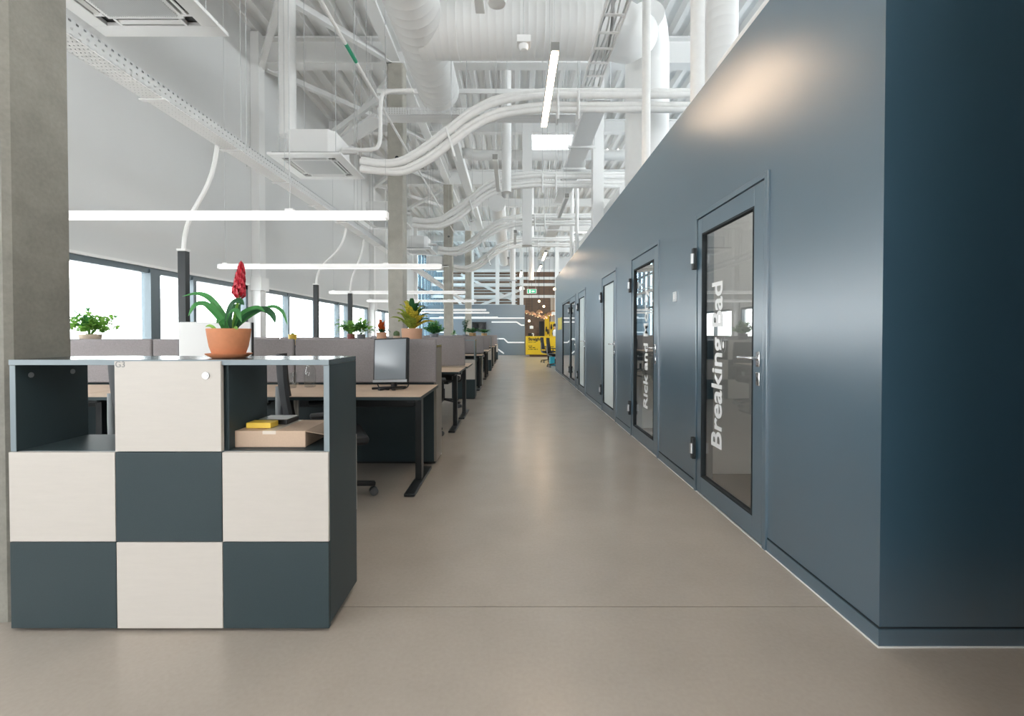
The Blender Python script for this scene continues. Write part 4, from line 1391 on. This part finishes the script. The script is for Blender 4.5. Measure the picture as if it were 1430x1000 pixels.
def ladder(x, z, y0, y1, w, label, rung=0.3, m_='white_steel'):
    t = thing('cable_ladder', (x, (y0 + y1) / 2, z), label, 'cable ladder')
    MB().box(x - w / 2, x - w / 2 + 0.02, y0, y1, z, z + 0.06).build('side_rail', m_, t, smooth=False)
    MB().box(x + w / 2 - 0.02, x + w / 2, y0, y1, z, z + 0.06).build('side_rail', m_, t, smooth=False)
    y = y0 + 0.1
    n_ = 0
    while y < y1:
        MB().box(x - w / 2 + 0.02, x + w / 2 - 0.02, y, y + 0.03, z + 0.01, z + 0.025).build('rung', m_, t, smooth=False)
        if n_ % 4 == 0 and not 5.4 < y < 6.6:
            MB().box(x - w / 2 - 0.08, x + w / 2 + 0.08, y, y + 0.04, z - 0.04, z - 0.001).build('hanger_bar', m_, t, smooth=False)
            for s in (-1, 1):
                MB().cyl((x + s * (w / 2 + 0.06), y + 0.02, z - 0.03), (x + s * (w / 2 + 0.06), y + 0.02, ROOF), 0.005, 6).build('hanger_rod', 'wire_grey', t)
        y += rung
        n_ += 1
    cb = MB()
    for k in range(4):
        xx = x - w / 2 + 0.04 + k * (w - 0.08) / 3
        cb.tube([(xx + 0.012 * math.sin(q * 1.7 + k * 2), y0 + q * (y1 - y0) / 16, z + 0.035) for q in range(17)], 0.010, 6)
    cb.build('cables', 'wire_grey', t)
    return t


ladder(1.12, 4.71, 3.2, 6.6, 0.26, 'white cable ladder running down toward the main duct, right of centre')
t = thing('cable_tray', (1.35, 13, 4.8), 'white perforated cable tray running away above the aisle, beyond the ladder', 'cable tray')
MB().box(1.2, 1.55, 7.4, 13.4, 4.95, 4.955).build('tray_bottom', 'perf_tray', t, smooth=False)
MB().box(1.195, 1.2, 7.4, 13.4, 4.95, 5.05).build('tray_side', 'white_steel', t, smooth=False)
MB().box(1.55, 1.555, 7.4, 13.4, 4.95, 5.05).build('tray_side', 'white_steel', t, smooth=False)
for y in (7.7, 9.2, 10.4, 11.4, 13.2):
    MB().bar((1.1, y, 4.93), (1.65, y, 4.93), 0.04, 0.04).build('hanger_bar', 'white_steel', t, smooth=False)
    for x in (1.12, 1.63):
        MB().cyl((x, y, 4.93), (x, y, ROOF), 0.006, 6).build('hanger_rod', 'wire_grey', t)
t = thing('cable_tray', (1.35, 17, 4.3), 'farther white perforated cable tray above the blue room block', 'cable tray')
MB().box(1.20, 1.55, 14.2, 22, 4.75, 4.755).build('tray_bottom', 'perf_tray', t, smooth=False)
MB().box(1.195, 1.20, 14.2, 22, 4.75, 4.85).build('tray_side', 'white_steel', t, smooth=False)
MB().box(1.55, 1.555, 14.2, 22, 4.75, 4.85).build('tray_side', 'white_steel', t, smooth=False)
for y in (14.6, 15.6, 17.4, 19.4, 21.4):
    MB().bar((1.15, y, 4.73), (1.72, y, 4.73), 0.04, 0.04).build('hanger_bar', 'white_steel', t, smooth=False)
    for x in (1.17, 1.70):
        MB().cyl((x, y, 4.73), (x, y, ROOF), 0.006, 6).build('hanger_rod', 'wire_grey', t)

# ducts


def spiral(t, p, q, r, pitch=0.13, nm='duct_run', n=28, m_='white_duct'):
    """straight round duct with raised lock seams"""
    p, q = Vector(p), Vector(q)
    L = (q - p).length
    d = (q - p) / L
    pts, rs = [], []
    s = 0.0
    while s < L:
        for ds, k in ((0, 1.0), (pitch * 0.86, 1.0), (pitch * 0.90, 1.006), (pitch * 0.96, 1.006)):
            if s + ds < L:
                pts.append(p + d * (s + ds))
                rs.append(r * k)
        s += pitch
    pts.append(q)
    rs.append(r)
    return MB().tube(pts, rs, n).build(nm, m_, t)


t = thing('air_duct', (0, 6, 5.15), 'large white spiral duct spanning across the aisle with round branch', 'duct')
spiral(t, (-1.2, 6.0, 5.15), (1.2, 6.0, 5.15), 0.35, 0.10)
spiral(t, (-1.2, 3.6, 5.15), (-1.2, 7.35, 5.15), 0.325, 0.16, 'branch_duct')
MB().tube([(-1.2, 7.35, 5.15), (-1.2, 7.5, 5.15)], [0.33, 0.33], 28).build('end_cap', 'white_duct', t)
MB().tube([(1.2, 6.0, 5.15), (1.34, 6.02, 5.15), (1.55, 6.15, 5.17), (1.75, 6.35, 5.3)], [0.352, 0.352, 0.33, 0.26], 28).build('reducer', 'white_duct', t)
for x in (-0.7, 0.4):
    MB().tube([(x, 6.0 + 0.358 * math.cos(a), 5.15 + 0.358 * math.sin(a)) for a in [k * math.pi / 12 for k in range(25)]], 0.008, 6).build('hanger_strap', 'white_steel', t)
    MB().cyl((x, 6.0, 5.5), (x, 6.0, ROOF), 0.006, 6).build('hanger_rod', 'wire_grey', t)
t = thing('air_duct', (1.95, 6.6, 3.03), 'big white vertical duct standing on the blue room block', 'duct')
spiral(t, (2.05, 7.05, 5.05), (2.05, 7.05, 3.5), 0.325, 0.5)
MB().tube([(2.05, 7.05, 5.05), (2.05, 7.05, 5.25), (2.02, 6.95, 5.45), (1.95, 6.75, 5.6), (1.85, 6.5, 5.65)], [0.325, 0.325, 0.32, 0.30, 0.27], 28).build('elbow', 'white_duct', t)
MB().tube([(2.05, 7.05, 3.5), (2.05, 7.05, 3.03)], [0.325, 0.2], 28).build('reducer', 'white_duct', t)
t = thing('air_duct', (2.35, 5.9, 4.5), 'ribbed white flexible duct beside the big vertical duct', 'duct')
pts = smooth_path([(2.85, 5.4, 6.3), (2.6, 5.5, 5.75), (2.42, 5.55, 5.1), (2.42, 5.6, 4.4), (2.6, 5.6, 3.6), (2.65, 5.6, 3.03)], 16)
MB().tube(pts, [0.16 * (1.0 + 0.05 * math.sin(i * 2.1)) for i in range(len(pts))], 20).build('flexible_duct', 'white_duct', t)
t = thing('vertical_pipe', (1.66, 4.15, 3.03), 'smooth white vertical pipe rising from the blue block edge', 'pipe')
MB().cyl((1.66, 4.15, 3.03), (1.66, 4.15, ROOF), 0.062, 20).build('pipe_run', 'pipe_white', t)
t = thing('air_duct', (1.90, 4.2, 3.03), 'white vertical spiral duct right of the smooth pipe', 'duct')
spiral(t, (1.90, 4.2, 3.03), (1.90, 4.2, ROOF), 0.135, 0.09)
t = thing('vertical_pipe', (1.62, 5.6, 3.03), 'slim white vertical pipe in front of the big vertical duct', 'pipe')
MB().cyl((1.62, 5.6, 3.03), (1.62, 5.6, ROOF), 0.05, 16).build('pipe_run', 'pipe_white', t)
t = thing('conduit', (1.55, 5, 3.1), 'white conduit lying along the top edge of the blue block', 'conduit')
MB().cyl((1.50, 1.9, 3.11), (1.50, 3.3, 3.11), 0.045, 14).build('conduit_run', 'pipe_white', t)
MB().cyl((1.53, 3.3, 3.09), (1.53, 14.5, 3.09), 0.035, 14).build('conduit_run', 'pipe_white', t)
for y in (2.2, 3.2, 5.2, 7.2, 9.2, 11.2, 13.2):
    MB().box(1.44, 1.6, y, y + 0.04, 3.031, 3.07).build('saddle', 'white_steel', t, smooth=False)
# vertical supply ducts
t = thing('air_duct', (-3.05, 6.25, 4.0), 'white spiral drop duct entering the second cassette unit', 'duct')
spiral(t, (-3.05, 6.25, 3.88), (-3.05, 6.25, 6.0), 0.11, 0.09)
MB().tube(smooth_path([(-3.05, 6.25, 6.0), (-3.08, 6.25, 6.25), (-3.2, 6.25, 6.38), (-3.6, 6.25, 6.42)], 5), 0.11, 24).build('elbow', 'white_duct', t)
t = thing('air_duct', (-0.12, 9.1, 4.0), 'narrow white vertical duct with open end over the aisle', 'duct')
spiral(t, (-0.12, 9.1, 4.02), (-0.12, 9.1, ROOF), 0.092, 0.14)
MB().tube([(-0.12, 9.1, 4.0), (-0.12, 9.1, 4.02)], 0.096, 24).build('end_collar', 'white_steel', t)
t = thing('air_duct', (0.36, 12, 3.5), 'square white vertical duct hanging over the aisle centre', 'duct')
MB().box(0.24, 0.48, 11.45, 11.7, 3.45, ROOF).build('duct_run', 'white_steel', t, bevel=0.004)
MB().box(0.235, 0.485, 11.445, 11.705, 3.42, 3.47).build('end_collar', 'white_plastic', t, smooth=False)
t = thing('air_duct', (0.5, 12.1, 5.85), 'white round duct across the aisle below the rooflight', 'duct')
MB().tube(smooth_path([(-1.5, 12.6, 6.1), (-1.25, 12.1, 5.95), (-0.9, 12.0, 5.85), (-0.3, 12.0, 5.85)], 4) + [Vector((2.9, 12.0, 5.85))], 0.135, 24).build('duct_run', 'white_duct', t)
for x in (-0.3, 0.9, 2.2):
    MB().cyl((x, 12.0, 5.98), (x, 12.0, ROOF), 0.006, 6).build('hanger_rod', 'wire_grey', t)
t = thing('air_duct', (1.7, 10, 3.6), 'white round duct running along the blue block roof', 'duct')
spiral(t, (2.1, 8.2, 3.75), (2.1, 14.8, 3.75), 0.2, 0.3)
for y in (9, 11, 13):
    MB().box(1.95, 2.25, y, y + 0.05, 3.03, 3.56).build('support', 'white_steel', t, smooth=False)
t = thing('air_duct', (1.75, 9.0, 3.03), 'white rectangular riser duct on the blue block beyond the ladder', 'duct')
MB().box(1.62, 1.84, 9.3, 9.5, 3.03, ROOF).build('duct_run', 'white_steel', t, bevel=0.004)
t = thing('air_duct', (-0.9, 16.5, 5.0), 'long white far duct running down the hall over the desks', 'duct')
spiral(t, (-0.45, 13.0, 4.9), (-0.45, 23.5, 4.9), 0.24, 0.5)
for y in (14, 17, 20, 23):
    MB().cyl((-0.45, y, 5.1), (-0.45, y, ROOF), 0.006, 6).build('hanger_rod', 'wire_grey', t)
for i, (x, y, z0, r) in enumerate(((1.72, 13.4, 3.04, 0.06), (0.72, 17.9, 3.3, 0.1), (0.0, 20.5, 3.6, 0.12), (1.7, 12.2, 3.03, 0.05))):
    t = thing('vertical_pipe', (x, y, z0), 'white vertical pipe dropping from the roof, %s' % ['thin one near the rooflight', 'stout one beyond the rooflight', 'far one over the desk ends', 'slender one on the blue block'][i], 'pipe')
    MB().cyl((x, y, z0), (x, y, deckz(x)), r, 16).build('pipe_run', 'pipe_white', t)

# thin sloping-looking pipe along the hall with green tag
t = thing('conduit', (-1.9, 8, 4.5), 'thin white pipe with a green tag running along the columns', 'conduit')
MB().cyl((-1.9, 2, 4.5), (-1.9, 15, 4.5), 0.02, 10).build('pipe_run', 'pipe_white', t)
MB().cyl((-1.9, 5.25, 4.5), (-1.9, 5.6, 4.5), 0.0225, 10).build('green_tag', 'green_tag', t)
for y in (3, 6, 9, 12):
    MB().cyl((-1.9, y, 4.52), (-1.9, y, ROOF), 0.004, 6).build('hanger_rod', 'wire_grey', t)
# condensate pipe of the second cassette
t = thing('drain_pipe', (-1.7, 6.25, 4.0), 'white bent drain pipe beside the second cassette unit', 'pipe')
MB().tube(smooth_path([(-2.33, 6.3, 3.72), (-1.95, 6.3, 3.72), (-1.82, 6.3, 3.82), (-1.80, 6.3, 4.35), (-1.72, 6.3, 4.5), (-1.35, 6.3, 4.52)], 5), 0.028, 12).build('pipe_run', 'pipe_white', t)

# round detector, white motion sensor box
t = thing('smoke_detector', (-0.11, 3.2, 3.5), 'round white detector disc at the top of the aisle', 'detector')
MB().lathe([(0.03, 0), (0.06, 0.008), (0.07, 0.03), (0.068, 0.05), (0.02, 0.055)], (-0.11, 3.2, 3.475)).build('disc', 'white_plastic', t)
MB().cyl((-0.11, 3.2, 3.52), (-0.11, 3.2, ROOF), 0.008, 8).build('drop_rod', 'white_steel', t)
t = thing('motion_sensor', (0.095, 4.0, 3.7), 'small white sensor box hanging on a wire above the aisle', 'sensor')
MB().box(0.035, 0.155, 3.95, 4.05, 3.70, 3.76).build('body', 'white_plastic', t, bevel=0.004)
MB().lathe([(0.01, 0), (0.03, 0.006), (0.042, 0.03), (0.042, 0.05)], (0.095, 4.0, 3.648), 20).build('dome', 'white_plastic', t)
MB().cyl((0.095, 4.0, 3.76), (0.095, 4.0, ROOF), 0.004, 6).build('wire', 'wire_grey', t)

# ================================================================== WALL FITTINGS
t = thing('wall_switch', (WXR, 3.97, 1.525), 'small metal switch plate on the blue wall between first doors', 'switch')
MB().box(WXR - 0.010, WXR, 3.93, 4.01, 1.48, 1.565).build('plate', 'steel', t, bevel=0.002)
MB().box(WXR - 0.014, WXR - 0.0102, 3.955, 3.985, 1.50, 1.545).build('rocker', 'white_plastic', t, bevel=0.001)
t = thing('blade_sign', (1.35, 13.6, 1.3), 'small yellow sign standing out from the blue wall', 'sign')
MB().box(WXR - 0.012, WXR, 13.1, 14.05, 1.33, 1.68).build('plate', 'yellow_olive', t, bevel=0.002)
t2 = MB().box(WXR - 0.02, WXR - 0.0122, 13.98, 14.06, 1.32, 1.69).build('edge', 'yellow_paint', t, smooth=False)
t = thing('television', (-1.9, 25.9, 1.37), 'dark flat television mounted on the far blue wall', 'television')
MB().box(-2.30, -1.50, 25.88, 25.93, 1.36, 1.88).build('housing', 'black_plastic', t, bevel=0.006)
MB().box(-2.27, -1.53, 25.876, 25.8795, 1.39, 1.85).build('display', 'screen_dark', t, smooth=False)
MB().box(-2.0, -1.8, 25.93, 25.999, 1.5, 1.7).build('bracket', 'black_metal', t, smooth=False)
t = thing('exit_sign', (0.82, 20, 3.06), 'green emergency exit sign hanging at the far end', 'sign')
MB().box(0.62, 1.04, 19.97, 20.03, 2.96, 3.16).build('housing', 'white_plastic', t, bevel=0.004)
MB().box(0.65, 1.01, 19.965, 19.9695, 2.98, 3.14).build('face', 'exit_green', t, smooth=False)
rm = MB().box(0.72, 0.78, 19.96, 19.9645, 3.0, 3.12)
rm.add([(0.82, 19.96, 3.05), (0.88, 19.96, 3.10), (0.88, 19.96, 3.07), (0.95, 19.96, 3.07), (0.95, 19.96, 3.03), (0.88, 19.96, 3.03), (0.88, 19.96, 3.0)], [(0, 1, 2, 3, 4, 5, 6)])
rm.build('pictogram', 'exit_white', t, smooth=False)
for x in (0.66, 1.0):
    MB().cyl((x, 20, 3.16), (x, 20, ROOF), 0.006, 6).build('wire', 'wire_grey', t)

# ================================================================== RECEPTION
t = thing('reception_counter', (1.7, 24.4, 0), 'bright yellow reception counter at the end of the aisle', 'counter')
MB().box(0.74, 3.2, 24.05, 25.0, 0.12, 1.06).build('body', 'yellow_paint', t, bevel=0.01)
MB().box(0.70, 0.7395, 24.03, 25.0, 0.10, 1.075).build('end_panel', 'yellow_paint', t, bevel=0.005)
MB().box(0.9, 3.0, 24.15, 24.9, 0, 0.12).build('plinth', 'brown_wood', t, smooth=False)
MB().box(0.74, 3.2, 24.02, 25.02, 1.0605, 1.08).build('worktop', 'yellow_paint', t, bevel=0.004)
mtx = Matrix(((1, 0, 0, 0.82), (0, 0, -1, 24.047), (0, 1, 0, 0.86), (0, 0, 0, 1)))
text('lettering', 'Straight', 0.215, mtx, 'text_black', t, offset=0.009, extrude=0.001)
sm = MB()
for z, segs in ((0.755, ((0, 0.1), (0.12, 0.18), (0.22, 0.26), (0.30, 0.40))), (0.55, ((0, 0.08), (0.1, 0.2))), (0.465, ((0.03, 0.18), (0.22, 0.36))), (0.38, ((0, 0.06), (0.09, 0.24), (0.28, 0.42), (0.45, 0.5)))):
    for a, b in segs:
        sm.box(0.82 + a, 0.82 + b, 24.044, 24.0495, z, z + 0.035)
sm.build('small_print', 'text_black', t, smooth=False)
t = thing('desk_ornament', (1.08, 24.5, 1.08), 'small white hook shaped ornament on the yellow counter', 'ornament')
MB().tube(smooth_path([(1.1, 24.5, 1.081), (1.11, 24.5, 1.2), (1.06, 24.5, 1.23), (1.03, 24.5, 1.19)], 5), 0.022, 10).build('hook', 'white_plastic', t)
t = thing('storage_bin', (1.75, 17.3, 0), 'turquoise plastic box behind the two office chairs', 'box')
MB().box(1.42, 2.0, 17.3, 17.8, 0.001, 0.36).build('bin_body', 'turquoise', t, bevel=0.02)
MB().box(1.40, 2.02, 17.28, 17.82, 0.3605, 0.385).build('lid', 'turquoise', t, bevel=0.008)
# yellow display and dark partition behind the counter
t = thing('display_wall', (2.2, 28, 0), 'yellow display panels with black figures behind the reception', 'display')
MB().box(1.95, 2.22, 27.9, 28.0, 0, 2.42).build('panel', 'yellow_paint', t, bevel=0.005)
MB().box(2.26, 3.2, 27.9, 28.0, 0, 1.95).build('panel', 'yellow_paint', t, bevel=0.005)
sm = MB()
for x, z in ((2.05, 1.3), (2.15, 1.15), (2.35, 1.45), (2.55, 1.35), (2.7, 1.5), (2.45, 1.1)):
    sm.lathe([(0.004, 0), (0.06, 0.1), (0.05, 0.22), (0.03, 0.25), (0.045, 0.31), (0.004, 0.36)], (x, 27.885, z), 8)
sm.build('silhouettes', 'text_black', t)
t = MB().box(1.62, 1.92, 28.05, 28.2, 0, 1.98).build('display_board', 'black_plastic', None, bevel=0.01)
tag(t, 'tall black panel left of the yellow display', 'panel')
t = MB().lathe([(0.22, 0), (0.22, 3.4), (0.24, 3.42), (0.24, 3.5)], (2.62, 29.0, 0.0), 24).build('round_column', 'cardboard', None)
tag(t, 'round pinkish column behind the yellow display', 'column', kind='structure')
t = thing('low_cabinet', (1.2, 28.5, 0), 'low dark brown cabinet behind the reception counter', 'cabinet')
MB().box(0.75, 1.75, 28.3, 28.8, 0, 1.32).build('carcass', 'brown_wood', t, bevel=0.005)
for k in range(2):
    MB().box(0.77 + k * 0.5, 1.23 + k * 0.5, 28.28, 28.299, 0.05, 1.28).build('cabinet_door', 'brown_wood', t, bevel=0.003)
MB().box(0.95, 1.2, 28.27, 28.2795, 1.0, 1.25).build('niche', 'black_plastic', t, smooth=False)
# copper pendants and round globe lamps
random.seed(3)
k = 0
for x, y, z, kind in ((0.95, 26.5, 1.95, 'globe'), (1.05, 25.6, 1.58, 'cup'), (1.5, 27.2, 2.3, 'copper'), (1.2, 27.8, 2.45, 'copper'), (1.85, 27.0, 2.2, 'copper'), (2.2, 27.6, 2.4, 'copper'), (2.25, 25.4, 2.35, 'cup'), (1.45, 25.2, 3.0, 'globe'), (1.75, 25.8, 2.75, 'globe'), (2.05, 22.5, 3.4, 'globe'), (0.85, 28.0, 2.55, 'copper'), (1.65, 28.5, 2.6, 'copper'), (2.5, 28.2, 2.55, 'copper')):
    k += 1
    nm = {'globe': 'globe_lamp', 'cup': 'cup_lamp', 'copper': 'copper_lamp'}[kind]
    t = thing(nm, (x, y, z), {'globe': 'small glowing globe lamp', 'cup': 'small white cup lamp', 'copper': 'copper dome lamp'}[kind] + ' hanging over the reception, number %s counted from the left' % ['one', 'two', 'seven', 'six', 'ten', 'eleven', 'twelve', 'five', 'eight', 'thirteen', 'three', 'nine', 'fourteen'][k - 1], 'lamp', 'hanging lamps over the reception')
    if kind == 'globe':
        MB().lathe([(0.004, -0.07), (0.05, -0.05), (0.07, 0), (0.05, 0.05), (0.01, 0.07)], (x, y, z), 16).build('globe', 'bulb_warm', t)
    elif kind == 'cup':
        MB().lathe([(0.10, -0.09), (0.10, 0.06), (0.03, 0.08)], (x, y, z), 16).build('cup', 'white_plastic', t)
    else:
        MB().lathe([(0.24, -0.10), (0.20, 0.02), (0.10, 0.10), (0.02, 0.13)], (x, y, z), 20).build('lamp_shade', 'copper', t)
        MB().lathe([(0.004, -0.06), (0.04, -0.04), (0.04, 0.0), (0.01, 0.02)], (x, y, z - 0.06), 12).build('bulb', 'bulb_warm', t)
    MB().cyl((x, y, z + 0.07), (x, y, deckz(x)), 0.006, 6).build('cord', 'black_plastic', t)

# ================================================================== PERSON BEHIND THE COUNTER


def person(x, y, label):
    t = thing('person', (x, y, 0), label, 'person')
    J = {'pel': (0, 0, 0.95), 'chest': (-0.02, 0.0, 1.25), 'neck': (-0.03, 0, 1.45), 'hd0': (-0.035, -0.01, 1.53), 'hd1': (-0.035, -0.02, 1.62), 'hd2': (-0.03, -0.015, 1.70)}
    V = []
    E = []
    Rr = []
    idx = {}

    def add(n_, p, r, par):
        idx[n_] = len(V)
        V.append(p)
        Rr.append(r)
        if par:
            E.append((idx[par], idx[n_]))
    add('pel', (0, 0, 0.95), (0.15, 0.11), None)
    add('waist', (0, 0, 1.08), (0.135, 0.10), 'pel')
    add('chest', (0, 0, 1.28), (0.16, 0.115), 'waist')
    add('neck', (0, 0, 1.43), (0.06, 0.06), 'chest')
    add('chin', (0, -0.015, 1.52), (0.062, 0.07), 'neck')
    add('face', (0, -0.02, 1.61), (0.075, 0.09), 'chin')
    add('crown', (0, -0.01, 1.70), (0.06, 0.075), 'face')
    for s_, n_ in ((-1, 'l'), (1, 'r')):
        add(n_ + 'sh', (0.17 * s_, 0, 1.37), (0.065, 0.065), 'chest')
        add(n_ + 'el', (0.24 * s_, -0.03, 1.10), (0.045, 0.045), n_ + 'sh')
        add(n_ + 'wr', (0.20 * s_, -0.24, 1.05), (0.03, 0.03), n_ + 'el')
        add(n_ + 'pa', (0.18 * s_, -0.31, 1.06), (0.038, 0.02), n_ + 'wr')
        add(n_ + 'hip', (0.095 * s_, 0, 0.88), (0.095, 0.095), 'pel')
        add(n_ + 'kn', (0.10 * s_, -0.01, 0.49), (0.062, 0.062), n_ + 'hip')
        add(n_ + 'an', (0.10 * s_, 0.02, 0.09), (0.042, 0.042), n_ + 'kn')
        add(n_ + 'to', (0.11 * s_, -0.15, 0.035), (0.04, 0.03), n_ + 'an')
        for f in range(5):
            fx = (f - 2) * 0.017
            if f == 0:
                add(n_ + 'th', (0.18 * s_ - 0.05 * s_, -0.315, 1.055), (0.009, 0.009), n_ + 'wr')
            else:
                add(n_ + 'f%d' % f, (0.18 * s_ + fx, -0.35, 1.055), (0.009, 0.009), n_ + 'pa')
                add(n_ + 'g%d' % f, (0.18 * s_ + fx, -0.385 + 0.004 * abs(f - 2), 1.04), (0.008, 0.008), n_ + 'f%d' % f)
    me = bpy.data.meshes.new('body')
    me.from_pydata(V, E, [])
    o = bpy.data.objects.new('body', me)
    COL.objects.link(o)
    o.parent = t
    sk = o.modifiers.new('skin', 'SKIN')
    sk.use_smooth_shade = True
    for i, v in enumerate(me.skin_vertices[0].data):
        v.radius = Rr[i]
        v.use_root = (i == 0)
    sb = o.modifiers.new('sub', 'SUBSURF')
    sb.levels = sb.render_levels = 2
    # clothing colours by height on the one body
    m = bpy.data.materials.new('body_clothes')
    m.use_nodes = True
    nt = m.node_tree
    tc = nt.nodes.new('ShaderNodeTexCoord')
    sx = nt.nodes.new('ShaderNodeSeparateXYZ')
    nt.links.new(tc.outputs['Object'], sx.inputs[0])
    cr = nt.nodes.new('ShaderNodeValToRGB')
    cr.color_ramp.interpolation = 'CONSTANT'
    els = cr.color_ramp.elements
    els[0].position = 0.0
    els[0].color = (0.03, 0.025, 0.02, 1)
    els[1].position = 0.04
    els[1].color = (0.05, 0.055, 0.07, 1)
    e = els.new(0.475)
    e.color = (0.82, 0.83, 0.84, 1)
    e = els.new(0.725)
    e.color = (0.62, 0.38, 0.28, 1)
    mp = nt.nodes.new('ShaderNodeMath')
    mp.operation = 'DIVIDE'
    mp.inputs[1].default_value = 2.0
    nt.links.new(sx.outputs[2], mp.inputs[0])
    nt.links.new(mp.outputs[0], cr.inputs[0])
    nt.links.new(cr.outputs[0], nt.nodes['Principled BSDF'].inputs['Base Color'])
    me.materials.append(m)
    h = MB()
    h.lathe([(0.085, -0.06), (0.098, 0.0), (0.095, 0.06), (0.06, 0.105), (0.004, 0.12)], (x, y + 0.018, 1.66), 18)
    h.build('hair', 'hair_dark', t)
    fc = MB()
    for s_ in (-1, 1):
        fc.lathe([(0.002, -0.008), (0.012, 0), (0.002, 0.008)], (x + 0.032 * s_, y - 0.105, 1.625), 8)
    fc.build('eyes', 'black_plastic', t)
    fc = MB()
    fc.tube([(x, y - 0.105, 1.625), (x, y - 0.128, 1.59), (x, y - 0.108, 1.583)], [0.008, 0.013, 0.008], 8)
    fc.box(x - 0.025, x + 0.025, y - 0.103, y - 0.09, 1.548, 1.556)
    for s_ in (-1, 1):
        fc.lathe([(0.002, -0.03), (0.012, -0.01), (0.014, 0.015), (0.002, 0.03)], (x + 0.085 * s_, y - 0.0, 1.61), 8)
    fc.build('face_features', 'skin', t)
    t.rotation_euler = (0, 0, R(60))
    return t


person(2.36, 25.55, 'person in a white shirt standing behind the yellow counter')
